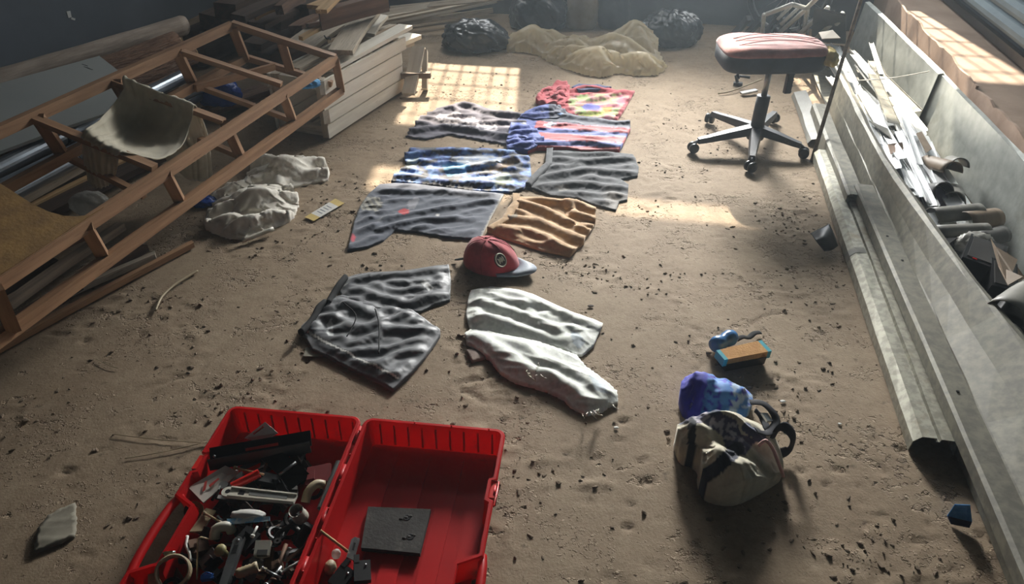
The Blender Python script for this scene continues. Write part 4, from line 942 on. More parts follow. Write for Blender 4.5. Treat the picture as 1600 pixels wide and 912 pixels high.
p, a, R, L = flat_bar('metal_strap', 'slotted grey metal strap pointing toward the camera in the tray', 'strap', P(374, 838, .082), P(348, 915, .070), .022, .003, 'steel', (), slot=(.022, .042))
blob('rivet', a+R @ Vector((.010, 0, .001)), .004, .004, .003, 'steel', p, sub=2); plate('side_lip', [a+R @ Vector((0, .011, 0)), a+R @ Vector((L, .010, 0)), a+R @ Vector((L, .010, -.010)), a+R @ Vector((0, .011, -.010))], .002, 'steel', p, bevel=0)
# packet with a blue label
p = kt('paper_packet', 'crumpled white packet with a pale blue label', 'packet', P(388, 808, .06)); blob('packet', P(388, 806, .068), .038, .013, .016, 'label_white', p, seed=3, sub=3, crease=.08)
plate('blue_label', [P(354, 810, .076), P(421, 806, .078), P(422, 813, .074), P(357, 819, .073)], .002, 'label_blue', p)
# wide round clamp ring in the corner
p = kt('pipe_collar', 'round beige pipe collar in the near left corner of the tray', 'collar', P(271, 895, .06)); c = P(271, 893, .07); q = eul(.5, .1, .2)
lathe('ring', [(.032, -.014), (.037, -.012), (.037, .012), (.034, .014), (.031, .012), (.031, -.012)], 'cream_plastic', p, c, q, 36, smooth=False, closed=True)
box('clamp_ear', c+q @ Vector((-.012, .040, .0)), .018, .008, .014, 'cream_plastic', p, q); tube('clamp_screw', [c+q @ Vector((-.024, .041, .004)), c+q @ Vector((.002, .041, .004))], .0025, 'steel', p, seg=8)
kbox('beige_block', 'small beige block beside the round pipe collar', 'block', 240, 905, .062, .022, .018, .02, 'cream_plastic', eul(.1, .2, .4))
# sockets, caps, pipes
p = kt('pipe_socket', 'white plastic pipe socket with a flared rim', 'pipe', P(470, 800, .06)); c = P(469, 806, .066); q = eul(.25, -.12, 0)
lathe('socket', [(.017, .032), (.0165, .008), (.019, .002), (.019, -.006), (.0165, -.006), (.0150, .030)], 'white_plastic', p, c, q, 24, smooth=False, closed=True)
p = kt('junction_box', 'glossy white rounded box right of the metal strap', 'box', P(411, 855, .06)); c = P(411, 858, .066); box('cap', c, .034, .034, .024, 'white_plastic', p, eul(.3, .1, .1), bevel=.006); box('recess', c+Vector((.003, -.013, .004)), .022, .012, .012, 'grey_plastic', p, eul(.3, .1, .1))
p = kt('white_elbow', 'white plastic corner piece beside the far hinge wall', 'elbow', P(485, 772, .06)); tube('elbow', [P(477, 785, .068), P(482, 768, .082), P(494, 756, .085), P(506, 757, .075)], .011, 'cream_plastic', p, seg=12, n=10)
p = kt('grey_conduit', 'grey plastic conduit length leaning on the hinge wall', 'conduit', P(512, 760, .06)); pipe('conduit', P(501, 795, .066), P(530, 722, .082), .009, 'grey_plastic', p)
p = kt('hose_nozzle', 'cream ridged hose nozzle at the bottom of the tray', 'nozzle', P(385, 890, .06)); a, b_ = P(368, 897, .074), P(403, 885, .074); d = (b_-a).normalized(); q = d.to_track_quat('Z', 'Y').to_matrix(); L = (b_-a).length
lathe('nozzle', [(.008, 0)]+[(.0105+.0015*(i % 2), L*(.1+i*.08)) for i in range(9)]+[(.0125, L*.86), (.0125, L), (.009, L), (.009, L-.006)], 'cream_plastic', p, a, q, 18)
p = kt('yellow_plug', 'pale yellow-green plug standing beside the metal strap', 'plug', P(352, 862, .06)); c = P(353, 866, .06); lathe('plug', [(.008, 0), (.009, .018), (.014, .020), (.014, .026), (.010, .030), (.004, .031)], 'olive_pale', p, c, eul(.2, -.3, 0), 18)
p = kt('tape_roll', 'olive tape roll under the cardboard sleeve', 'tape', P(302, 797, .05)); lathe('roll', [(.012, -.008), (.022, -.008), (.022, .008), (.012, .008)], 'olive_plastic', p, P(303, 798, .058), eul(.5, .3, 0), 24, smooth=False, closed=True)
p = kt('blue_toggle', 'small blue plastic toggle near the bottom of the tray', 'toggle', P(322, 902, .05)); box('toggle', P(324, 902, .062), .026, .012, .012, 'blue_plastic', p, eul(.2, 0, .2), bevel=.004); tube('loop', [P(316, 898, .07), P(323, 894, .074), P(331, 897, .07)], .002, 'blue_plastic', p, seg=6, n=6)
p = kt('grey_cover', 'grey rectangular plastic cover below the olive roll', 'cover', P(320, 815, .05)); plate('cover', [P(296, 830, .062), P(315, 829, .062), P(337, 797, .066), P(322, 793, .07)], .006, 'cream_plastic', p)
p = kt('white_valve', 'grey-white rounded valve body under the paper packet', 'valve', P(345, 828, .05)); tube('valve', [P(335, 842, .05), P(338, 826, .066), P(356, 822, .066), P(362, 830, .05)], .012, 'white_plastic', p, seg=12, n=10)
p = kt('bent_rod', 'bent pale metal rod along the tray wall', 'rod', P(300, 850, .05)); tube('rod', [P(293, 837, .066), P(291, 852, .064), P(296, 864, .06), P(298, 876, .055)], .0035, 'label_white', p, seg=8, n=10)
p = kt('wire_hook', 'thin copper-coloured wire hook standing in the tray', 'hook', P(308, 860, .05)); tube('hook', [P(308, 905, .055), P(309, 842, .068), P(314, 839, .07), P(326, 842, .066)], .0022, 'cream_plastic', p, seg=6)
p = kt('door_catch', 'dark metal door catch with a round eye right of the middle', 'catch', P(445, 835, .05)); p2 = [P(430, 850, .066), P(436, 832, .074), P(455, 822, .076), P(470, 832, .066)]; tube('catch_arm', p2, .007, 'dark_metal', p, seg=8, n=10, flat=.5)
lathe('eye', [(.003, -.004), (.008, -.004), (.008, .004), (.003, .004)], 'dark_metal', p, P(434, 846, .074), None, 16, smooth=False, closed=True)
p = kt('brown_slat', 'short brown wooden slat wedged by the hinge wall', 'slat', P(465, 863, .05)); plate('slat', [P(446, 880, .062), P(448, 871, .066), P(481, 847, .075), P(482, 852, .07)], .006, 'brown_wood', p)
for k, (q, r, m, lab) in enumerate([([(452, 858, .072), (444, 877, .062)], .003, 'steel', 'short shiny bolt above the brown slat'), ([(441, 893, .065), (476, 872, .07)], .0032, 'label_white', 'white thin rod beside the brown slat'), ([(411, 888, .07), (439, 902, .064)], .0025, 'steel', 'bright nail near the ridged nozzle'),
                                 ([(428, 905, .06), (447, 850, .072)], .005, 'rusty', 'rusty brown bar pointing at the door catch'), ([(368, 731, .07), (412, 741, .074)], .003, 'pine_pale', 'thin pale stick beneath the red tube'), ([(320, 802, .07), (358, 822, .07)], .003, 'cream_plastic', 'thin beige rod above the grey cover'),
                                 ([(395, 836, .078), (402, 822, .078)], .003, 'label_white', 'tiny white pin below the paper packet'), ([(418, 912, .06), (440, 885, .066)], .004, 'steel', 'steel spindle at the very bottom of the tray')]):
    p = kt('thin_rod', lab, 'rod', P(*q[0][:2], .05)); tube('rod', [P(*w) for w in q], r, m, p, seg=8)
    tube('rod_head', [P(*q[0]), P(*q[0])+(P(*q[0])-P(*q[1])).normalized()*.004], r*1.8, m, p, seg=8)
for k, (x, y, dx, dy, dz, m, lab) in enumerate([(420, 725+25, .06, .03, .02, 'black_plastic', 'black lock body below the hinge plate'), (385, 845, .05, .04, .03, 'black_plastic', 'black plastic housing under the blue-labelled packet'), (440, 762, .03, .02, .03, 'black_metal', 'black angular latch below the hinge leaf'),
                                             (498, 742, .06, .06, .01, 'dark_red', 'dark red disc-like flap at the far hinge corner'), (472, 838, .05, .006, .03, 'black_plastic', 'thin black flap under the white pipe socket'), (455, 895, .02, .016, .014, 'rusty', 'small rusty cube beside the white rod'), (434, 884, .02, .02, .02, 'brown_wood', 'small brown wooden stub near the nails'),
                                             (410, 896, .022, .018, .012, 'cream_plastic', 'small cream lump by the ridged nozzle'), (350, 905, .04, .03, .02, 'black_plastic', 'black plastic block under the near end of the strap')]):
    p = kt('case_fitting', lab, 'fitting', P(x, y, .045)); r = eul(.3*math.sin(k*2.1), .3*math.cos(k*1.7), k*1.1); box('fitting_body', P(x, y, .056), dx, dy, dz, m, p, r, bevel=.003); box('fitting_lug', P(x, y, .056)+r @ Vector((dx*.3, 0, dz*.6)), dx*.3, dy*.5, dz*.5, m, p, r)
# ------------------------------------------------------------------ left side: timber frame, logs, pipes, crate, planks
ZA, ZB, ZD, ZE = .43, .25, .57, .39       # front top / front bottom / back top / back bottom rail heights
def ext(a, b_, k): return a+(b_-a)*k
A0, A1 = P(524, 93, ZA), P(0, 440, ZA); B0, B1 = P(533, 141, ZB), P(0, 528, ZB); D0, D1 = P(363, 40, ZD), P(0, 205, ZD); E0, E1 = P(385, 90, ZE), P(100, 245, ZE)
frame = thing('sofa_skeleton', 'long unfinished pine sofa skeleton of square rails and posts', 'furniture', B0.lerp(B1, .5)*1.0)
RW = .035
KX = 1.28
beam('rail', A0, ext(A0, A1, KX), RW*.8, RW*1.1, 'pine', frame); beam('rail', B0, ext(B0, B1, KX), RW*.8, RW*1.1, 'pine', frame)
beam('rail', D0, ext(D0, D1, KX), RW*.8, RW*1.1, 'pine', frame); beam('rail', E0, ext(E0, E1, 1.75), RW*.8, RW, 'pine', frame)
beam('end_rail', D0+Vector((0, 0, .008)), A0+Vector((0, 0, .008)), RW, RW*.8, 'pine', frame); beam('end_rail', E0, P(519, 131, ZB+.02), RW*.8, RW*.8, 'pine', frame)
for (x0, y0, x1, y1) in ((524, 95, 533, 141), (442, 147, 458, 190), (352, 192, 376, 245), (258, 270, 282, 316), (134, 354, 162, 402), (-8, 450, 20, 515)):
    beam('post', P(x0, y0, ZA), P(x1, y1, ZB), RW, RW*.8, 'pine', frame)
for (x0, y0, x1, y1) in ((363, 42, 383, 92), (440, 66, 454, 112), (276, 80, 302, 132), (58, 182, 98, 242), (180, 128, 212, 180)):
    f = (x0-363)/(524-363) if x0 > 363 else 0
    beam('post', P(x0, y0, ZD-(ZD-ZA)*f), P(x1, y1, ZE-(ZE-ZB)*f), RW*1.15, RW*.7, 'pine', frame)
for (x0, y0, x1, y1) in ((274, 78, 440, 132), (174, 126, 350, 190), (46, 182, 242, 262)):
    beam('cross_rail', P(x0, y0, ZD), P(x1, y1, ZA), RW*.95, RW*.55, 'pine', frame)
for (x0, y0, x1, y1) in ((302, 132, 458, 188), (92, 238, 226, 306), (212, 176, 376, 244)):
    beam('cross_rail', P(x0, y0, ZE), P(x1, y1, ZB+.01), RW*.7, RW*.6, 'pine', frame)
beam('brace', P(305, 138, ZE), P(428, 104, ZE-.03), RW*.6, RW*.9, 'pine', frame)
# fibreboard corner panel with a scooped edge
u_ = (ext(A0, A1, 1)-A0).normalized(); n = (A1-A0).cross(D0-A0).normalized(); n = n if n.z > 0 else -n
edge = [(-60, 258), (-25, 270), (0, 286), (25, 302), (50, 318), (75, 330), (100, 337), (122, 338), (140, 336)]
pts = [PP(x, y, A0+n*.022, n) for x, y in edge]+[ext(A0, A1, .80)+n*.022, ext(A0, A1, KX)+n*.022, PP(-160, 330, A0+n*.022, n)]
plate('fibreboard_panel', pts, .012, 'fibreboard', frame, n=n)
# props that carry the frame: two off-cut blocks under the front rail, hidden by the pile
for k in (1.22,):
    q = ext(B0, B1, k); o = beam('timber_block', Vector((q.x, q.y, 0)), Vector((q.x, q.y, ZB-.022)), .10, .12, 'dark_wood'); tag(o, 'dark timber block propping the near end of the pine frame', 'block')
q = P(462, 193, ZB); 
# cloth slung over two cross rails
def drape_w(u, v): return .007*ridges(u*1.0, v*.6, .25, .5, .10, 411)+.004*ridges(u, v*.5, 1.3, .3, .07, 415)
ctrl = [[P(262, 262, .12), P(300, 282, .10), P(331, 282, .10)], [P(240, 200, .32), P(290, 225, .30), P(328, 222, .28)], [P(196, 124, .595), P(250, 145, .545), P(306, 166, .485)],
        [P(192, 140, .56), P(243, 168, .47), P(300, 190, .44)], [P(172, 166, .53), P(222, 200, .40), P(284, 232, .40)], [P(150, 190, .54), P(190, 222, .43), P(245, 252, .42)],
        [P(131, 205, .55), P(158, 222, .512), P(190, 240, .475)], [P(130, 222, .48), P(152, 238, .45), P(186, 250, .43)], [P(134, 256, .36), P(152, 268, .34), P(182, 268, .34)], [P(139, 286, .25), P(155, 292, .24), P(174, 285, .24)]]
o = patch('draped_cloth', ctrl, 90, 44, 'drape', wr=drape_w); tag(o, 'dirty off-white cloth slung between two rails of the pine frame', 'cloth')

# logs against the left wall
def log(name, label, a, b_, r, mat, seed, endmat='pine_pale'):
    a, b_ = Vector(a), Vector(b_); t = thing(name, label, 'log', (a+b_)/2-Vector((0, 0, r)), 'logs stacked along the left wall')
    bm = bmesh.new(); R = frame_of(a, b_); L = (b_-a).length; n = 26; seg = 20; rings = []
    for i in range(n+1):
        f = i/n; row = []
        for j in range(seg):
            th = 2*math.pi*j/seg; rr = r*(1+.10*float(pn(np.array(f*6), np.array(math.cos(th)*1.2+math.sin(th)*.9), seed))+.06*math.sin(th*3+seed))
            row.append(bm.verts.new((f*L, rr*math.cos(th)+.02*math.sin(f*4+seed), rr*math.sin(th))))
        rings.append(row)
    for p_, q_ in zip(rings, rings[1:]):
        for j in range(seg): bm.faces.new((p_[j], p_[(j+1) % seg], q_[(j+1) % seg], q_[j]))
    bm.faces.new(rings[0][::-1]); bm.faces.new(rings[-1]); bmesh.ops.recalc_face_normals(bm, faces=bm.faces)
    me = bpy.data.meshes.new('trunk'); bm.to_mesh(me); bm.free(); me.materials.append(M(mat)); me.shade_smooth()
    o = bpy.data.objects.new('trunk', me); COL.objects.link(o); o.parent = t; o.matrix_local = Matrix.Translation(a-LOC[t.name]) @ R.to_4x4(); LOC[o.name] = a
    x = R @ Vector((1, 0, 0)); lathe('cut_end', [(r*.97, 0), (r*.93, .006)], endmat, t, b_-x*.001+R @ Vector((0, .02*math.sin(4+seed), 0)), x.to_track_quat('Z', 'Y').to_matrix(), 18, smooth=False)
    return t
def lp(x0, y0, x1, y1, z, k=1.25):
    a, b_ = P(x0, y0, z), P(x1, y1, z); return ext(b_, a, k), b_
log('log', 'pale barked log lying highest against the blue-grey wall', *lp(0, 128, 282, 38, .27), .058, 'bark_pale', 1, 'bark_pale')
log('log', 'reddish brown barked log in front of the pale one', *lp(20, 156, 272, 66, .24), .060, 'bark', 2)
log('log', 'brown log with worn bark behind the back rail of the frame', *lp(120, 152, 300, 84, .17), .065, 'bark', 3)
log('log', 'dark low log under the white panel', *lp(60, 206, 268, 124, .09), .075, 'bark', 4)
log('log', 'dark log on the ground nearest the wall', *lp(30, 158, 280, 74, .085, 1.1), .08, 'bark', 5)
# white panel
q = [P(155, 87, .355), P(200, 122, .33), P(197, 166, .27), P(108, 196, .262), P(-70, 262, .262), P(-90, 155, .355), P(0, 130, .355)]
n = (q[0]-q[4]).cross(q[3]-q[4]).normalized(); n = n if n.z > 0 else -n
q = [PP(*PX(p.x, p.y, p.z), q[4], n) for p in q]
wp = thing('white_board', 'large plain off-white board lying on the logs behind the pine frame', 'board', q[3]-n*.02); plate('sheet', q, .014, 'white_panel', wp, n=n)
for (x, y) in ((128, 100), (131, 104), (136, 106)):
    a, b_ = PP(x, y, q[4]+n*.0006, n), PP(x+9, y+3, q[4]+n*.0006, n); beam('pencil_mark', a, b_, .004, .0006, 'black_plastic', wp, bevel=0, up=n)
# silver pipes, boards between them, all running parallel under the frame
def longpipe(label, x0, y0, x1, y1, z, r, k=1.3):
    a, b_ = P(x0, y0, z), P(x1, y1, z); t = thing('downpipe', label, 'pipe', a.lerp(b_, .5)-Vector((0, 0, r)), 'silver pipes under the pine frame'); a = ext(b_, a, k)
    pipe('tube', a, b_, r, 'silver_pipe', t, wall=.002, seg=20); d = (b_-a).normalized(); q = d.to_track_quat('Z', 'Y').to_matrix()
    for f in (.45, .62): lathe('joint_band', [(r+.001, -.009), (r+.003, -.007), (r+.003, .007), (r+.001, .009)], 'black_metal', t, a.lerp(b_, f), q, 20, smooth=False)
longpipe('thick silver pipe along the lower edge of the white panel', 0, 262, 285, 120, .20, .036)
longpipe('silver pipe with a dark joint below the brown plank', 20, 300, 308, 148, .13, .036)
longpipe('thin silver pipe nearest the blue bag', 60, 262, 312, 138, .17, .026)
for (lab, x0, y0, x1, y1, z, w, h, m) in (('dark brown plank lying between the two silver pipes', -10, 298, 170, 205, .14, .09, .04, 'dark_wood'), ('rough cream board below the silver pipe', 40, 306, 322, 152, .08, .07, .035, 'grey_wood'), ('yellowish thin batten below the rough cream board', 60, 318, 250, 225, .045, .03, .02, 'pine_pale'),
                                     ('dark flat plank under the draped cloth', 70, 330, 250, 240, .03, .12, .03, 'dark_wood')):
    a, b_ = P(x0, y0, z), P(x1, y1, z); o = beam('loose_plank', ext(b_, a, 1.25), b_, w, h, m, warp=.004); tag(o, lab, 'plank')
for k, (lab, x0, y0, x1, y1, z, w, h, m) in enumerate((('reddish plank on the floor to the right of the blue bag', 322, 172, 418, 140, .05, .13, .04, 'bark'), ('brown round batten on the floor at the foot of the frame', -30, 560, 302, 380, .014, .022, .022, 'pine'),
                                     ('grey tube-like batten under the lower front rail', 60, 480, 243, 398, .02, .024, .024, 'grey_wood'), ('brown batten under the fibreboard corner', 10, 478, 190, 352, .06, .035, .03, 'old_wood'), ('dark batten lowest under the frame', 20, 505, 222, 386, .03, .05, .03, 'dark_wood'),
                                     ('wide dark plank beneath the fibreboard corner', -40, 470, 80, 405, .04, .10, .03, 'dark_wood'), ('thin stick parallel to the lower front rail', 40, 415, 140, 365, .10, .025, .02, 'brown_wood'))):
    o = beam('loose_plank', P(x0, y0, z), P(x1, y1, z), w, h, m, warp=.003, bevel=.005 if k != 1 else .008, seed=k); tag(o, lab, 'plank')
# bags there
t = thing('blue_bag', 'crumpled blue plastic bag tucked among the pipes', 'bag', P(343, 162, .05)); blob('bag', P(344, 160, .06), .105, .085, .14, 'bin_bag_blue', t, seed=5, crease=.14); blob('knot', P(328, 148, .10), .035, .03, .04, 'bin_bag', t, seed=8, sub=3, crease=.1)
t = thing('clear_bag', 'small crumpled clear plastic bag on the floor under the frame', 'bag', P(140, 325, .03)); blob('bag', P(142, 326, .03), .07, .055, .075, 'film', t, seed=15, crease=.12)
o = blob('dark_bundle', P(318, 318, .0), .05, .04, .035, 'bin_bag_blue', seed=25, crease=.12); tag(o, 'small dark blue bundle on the floor left of the cream rag', 'bundle')
# cream rag on the floor
RG = [(396, 253), (423, 251), (449, 247), (475, 247), (493, 254), (512, 262), (516, 272), (511, 283), (495, 284), (475, 289), (463, 292), (450, 294), (462, 303), (468, 313), (462, 336), (451, 347), (423, 357), (400, 368), (379, 374), (349, 371), (315, 355), (334, 335), (333, 308), (361, 289), (384, 280), (394, 264)]
def rag_z(x, y, d):
    k = sstep(0, .035, d); z = .006+.018*k+.026*creases(x, y, 28, .26, .10, 1, 511, 25, .28)*(.25+.75*k)
    return z+.75*folds(x, y, [([(340, 340), (390, 318), (450, 318)], .018, .04), ([(400, 262), (440, 262), (500, 262)], .020, .04), ([(345, 312), (385, 298), (410, 285)], .018, .035), ([(405, 270), (425, 285), (455, 300)], .018, .035), ([(330, 355), (370, 362), (415, 352)], .016, .03)])*(.3+.7*k)
o = sheet('rag', rounded(gpoly(RG), 1), .0088, rag_z, 'rag', jig=.003, seed=13, sim=dict(ang=28, c=.40, c2=.16, it=170, ge=.05, fine=.012, fs=.06, ground=lambda X, Y: lumps(X, Y, [(400, 315, .03, .12, .05), (450, 265, .03, .10, .045), (370, 345, .02, .09, .03)]))); tag(o, 'bunched-up cream towel on the floor beside the pine frame', 'towel')
o = tube('white_stick', [P(379, 376, .012), P(400, 368, .014), P(427, 357, .018)], .009, 'white_plastic', seg=10, n=6); tag(o, 'short white stick at the near edge of the cream towel', 'stick')
t = thing('tape_measure_strip', 'white label strip with yellow ends on the bare floor', 'label', P(508, 327)); q = [P(476, 339, .004), P(490, 345, .004), P(538, 317, .004), P(524, 310, .004)]
def lerp4(f0, f1): return [q[0].lerp(q[3], f0), q[1].lerp(q[2], f0), q[1].lerp(q[2], f1), q[0].lerp(q[3], f1)]
plate('middle', lerp4(.2, .8), .002, 'label_white', t, bevel=0); plate('yellow_end', lerp4(0, .2), .002, 'label_yellow', t, bevel=0); plate('yellow_end', lerp4(.8, 1), .002, 'label_yellow', t, bevel=0)
for k in range(4): plate('printed_line', [p+Vector((0, 0, .0008)) for p in [q[0].lerp(q[3], .34+k*.1).lerp(q[1].lerp(q[2], .34+k*.1), .2), q[0].lerp(q[3], .34+k*.1).lerp(q[1].lerp(q[2], .34+k*.1), .75), q[0].lerp(q[3], .36+k*.1).lerp(q[1].lerp(q[2], .36+k*.1), .75), q[0].lerp(q[3], .36+k*.1).lerp(q[1].lerp(q[2], .36+k*.1), .2)]], .0006, 'brim', t, bevel=0)
o = tube('bent_wire', [P(243, 485, .006), P(252, 465, .007), P(270, 447, .007), P(290, 434, .006), P(309, 423, .006)], .0042, 'cream_plastic', seg=8, n=24); tag(o, 'thin curved pale wire alone on the floor', 'wire')
# torn paper bottom left
sheet_o = sheet('torn_paper', gpoly([(54, 864), (60, 828), (75, 806), (96, 795), (119, 786), (119, 815), (117, 838), (85, 852)]), .008, lambda x, y, d: .003+.004*creases(x, y, 35, .1, .04, 1, 601, 40)+.005*np.clip(pn(x*9, y*9, 603), 0, 1), 'paper', jig=.002, seed=14); tag(sheet_o, 'torn dirty paper scrap in the near left of the floor', 'paper')

# white slatted crate
c0, c1 = P(515, 216), P(630, 141); dl = (c1-c0).normalized(); dw = Vector((-dl.y, dl.x, 0)); LC = (c1-c0).length; WC, HC = .30, .30
crate = thing('slatted_crate', 'white-painted slatted wooden crate at the far end of the pine frame', 'crate', c0)
def CR(l, w, z): return c0+dl*l+dw*w+Vector((0, 0, z))
for k in range(4): beam('slat', CR(-.01, -.008, .043+k*.074), CR(LC+(.05 if k == 3 else .0), -.008, .043+k*.074), .016, .067, 'white_wood', crate, seed=k, warp=.001)
for k in range(4): beam('slat', CR(-.01, WC+.008, .043+k*.074), CR(LC, WC+.008, .043+k*.074), .016, .067, 'white_wood', crate)
for l in (.02, LC-.02):
    for w in (.02, WC-.02): beam('corner_post', CR(l, w, 0), CR(l, w, HC), .045, .045, 'grey_wood', crate)
    beam('end_rail', CR(l, .03, .03), CR(l, WC-.03, .03), .03, .05, 'grey_wood', crate); beam('end_rail', CR(l, .03, HC-.03), CR(l, WC-.03, HC-.03), .03, .05, 'white_wood', crate)
for k in range(3): beam('bottom_slat', CR(.02, .05+k*.09, .012), CR(LC-.02, .05+k*.09, .012), .07, .016, 'grey_wood', crate)
beam('top_board', CR(.12, .05, HC+.012), CR(LC+.14, .03, HC+.03), .09, .02, 'white_wood', crate); beam('top_board', CR(.06, .20, HC+.012), CR(LC, .22, HC+.012), .07, .02, 'grey_wood', crate)
o = blob('blue_cloth', P(482, 134, HC+.02), .05, .045, .035, 'blue_cloth', seed=33, sub=4, crease=.15); tag(o, 'scrap of bright blue cloth on the end of the white crate', 'cloth')
# planks heaped behind the crate
HP = [('wide pale board slanting up to the left of the crate', 532, 82, 577, 18, .36, .38, .13, .025, 'grey_wood'), ('wide stained board with two black staples lying over the heap', 470, 72, 545, 22, .33, .36, .16, .025, 'grey_wood'), ('thick brown beam topping the plank heap', 500, 32, 605, 2, .46, .46, .07, .09, 'brown_wood'),
      ('pale split board end right of the wide pale board', 562, 66, 615, 41, .26, .28, .06, .03, 'grey_wood'), ('weathered board end nearest the standing planks', 592, 84, 648, 55, .22, .24, .09, .025, 'white_wood'), ('short bleached board under the brown beam', 572, 54, 594, 24, .33, .35, .10, .02, 'white_wood'),
      ('pale stick poking out of the dark corner', 399, 29, 431, 13, .40, .42, .025, .02, 'pine_pale'), ('brown plank stub in the dark heap', 462, 46, 500, 26, .36, .36, .08, .04, 'brown_wood'), ('dark plank deep in the far left heap', 400, 40, 480, 4, .34, .36, .12, .03, 'dark_wood'),
      ('long dark board along the far left corner', 372, 28, 455, -6, .44, .46, .10, .03, 'dark_wood'), ('brown board edge above the pale stick', 436, 16, 470, -4, .46, .46, .05, .05, 'brown_wood'), ('splintered brown lath in the middle of the heap', 480, 40, 530, 34, .38, .36, .03, .02, 'brown_wood'),
      ('thin pale batten under the stained board', 470, 60, 528, 33, .42, .42, .025, .02, 'pine_pale'), ('grey board sticking out toward the floor', 580, 92, 640, 66, .12, .13, .08, .022, 'grey_wood'), ('short grey chock behind the crate top', 600, 62, 625, 50, .20, .21, .07, .04, 'old_wood'),
      ('dark squared timber low behind the frame', 440, 70, 520, 40, .16, .18, .12, .10, 'dark_wood'), ('dark timber behind the frame end post', 395, 80, 470, 42, .12, .14, .12, .10, 'dark_wood'), ('broken pale slat leaning out of the heap', 545, 92, 596, 80, .20, .20, .04, .015, 'white_wood')]
for k, (lab, x0, y0, x1, y1, z0, z1, w, h, m) in enumerate(HP):
    o = beam('scrap_board', P(x0, y0, z0), P(x1, y1, z1), w, h, m, warp=.006, seed=k, roll=.12*math.sin(k*1.7)); tag(o, lab, 'board', 'planks heaped behind the crate')
t = thing('broken_bracket', 'pale yellow broken wooden bracket on top of the plank heap', 'bracket', P(505, 15, .50)); beam('arm', P(488, 11, .52), P(526, -4, .52), .07, .02, 'pine_pale', t); beam('arm', P(502, 18, .53), P(522, -2, .54), .06, .02, 'pine_pale', t); beam('splinter', P(498, 19, .53), P(504, 8, .53), .02, .015, 'pine_pale', t)
for (x, y) in ((507, 56), (549, 34)):
    o = tube('bent_nail', [P(x, y, .375), P(x+4, y+5, .378), P(x+8, y+2, .38), P(x+9, y+6, .376)], .004, 'black_metal', seg=6, n=8); tag(o, 'bent black staple near the %s of the stained board' % ('lower end' if x < 520 else 'upper edge'), 'nail')
# standing planks in the sun
t = thing('plank_trestle', 'two pale planks joined by a cross bar in the barred sunlight', 'trestle', P(650, 130)); a, b_ = P(638, 147, .02), P(655, 74, .22)
beam('plank', a, b_, .075, .022, 'white_wood', t); beam('plank', P(664, 140, .01), P(664, 79, .20), .03, .06, 'white_wood', t); beam('cross_bar', P(622, 117, .10), P(673, 117, .10), .03, .04, 'old_wood', t, up=(0, 1, 0)); beam('foot', P(655, 76, .0), P(655, 76, .21), .03, .03, 'old_wood', t) if False else None
# thin mouldings along the far wall
for k, (x0, y0, x1, y1, z0, z1) in enumerate(((575, 42, 775, 2, .05, .10), (590, 34, 760, 0, .10, .16), (600, 25, 745, -4, .15, .22), (610, 14, 800, -6, .20, .26), (585, 22, 700, 4, .20, .22), (620, 38, 770, 16, .03, .06))):
    o = beam('moulding', P(x0, y0, z0), P(x1, y1, z1), .035, .018, 'grey_wood' if k % 2 else 'white_wood', roll=.3*k); tag(o, ['lowest', 'second lowest', 'middle left', 'highest', 'shortest', 'outermost'][k]+' pale moulding batten fanned out by the far wall', 'batten', 'mouldings by the far wall')

for k, (x0, y0, x1, y1, z, w) in enumerate(((300, 62, 400, 22, .12, .14), (330, 40, 430, 2, .20, .16), (380, 66, 470, 30, .07, .13), (352, 18, 440, -12, .34, .12), (410, 96, 500, 60, .07, .13), (310, 92, 390, 52, .06, .12), (430, 30, 520, 0, .24, .14), (470, 20, 560, -8, .34, .12))):  # extra dark timbers added to darken the shaded, cluttered far left corner
    o = beam('shade_timber', P(x0, y0, z), P(x1, y1, z), w, w*.8, 'dark_wood', warp=.008, seed=k+40, roll=.2*math.sin(k*2.3)); tag(o, ['lowest dark timber added for shade beside the log ends', 'dark timber added for shade second up in the far left stack', 'dark squared timber added for shade just behind the pine end rail', 'topmost dark timber added for shade near the far left corner', 'dark timber added for shade under the stained board', 'short dark timber added for shade behind the pine back rail', 'dark timber added for shade beneath the brown beam', 'dark timber added for shade at the very back of the plank heap'][k], 'timber', 'dark timbers added for shade behind the frame')
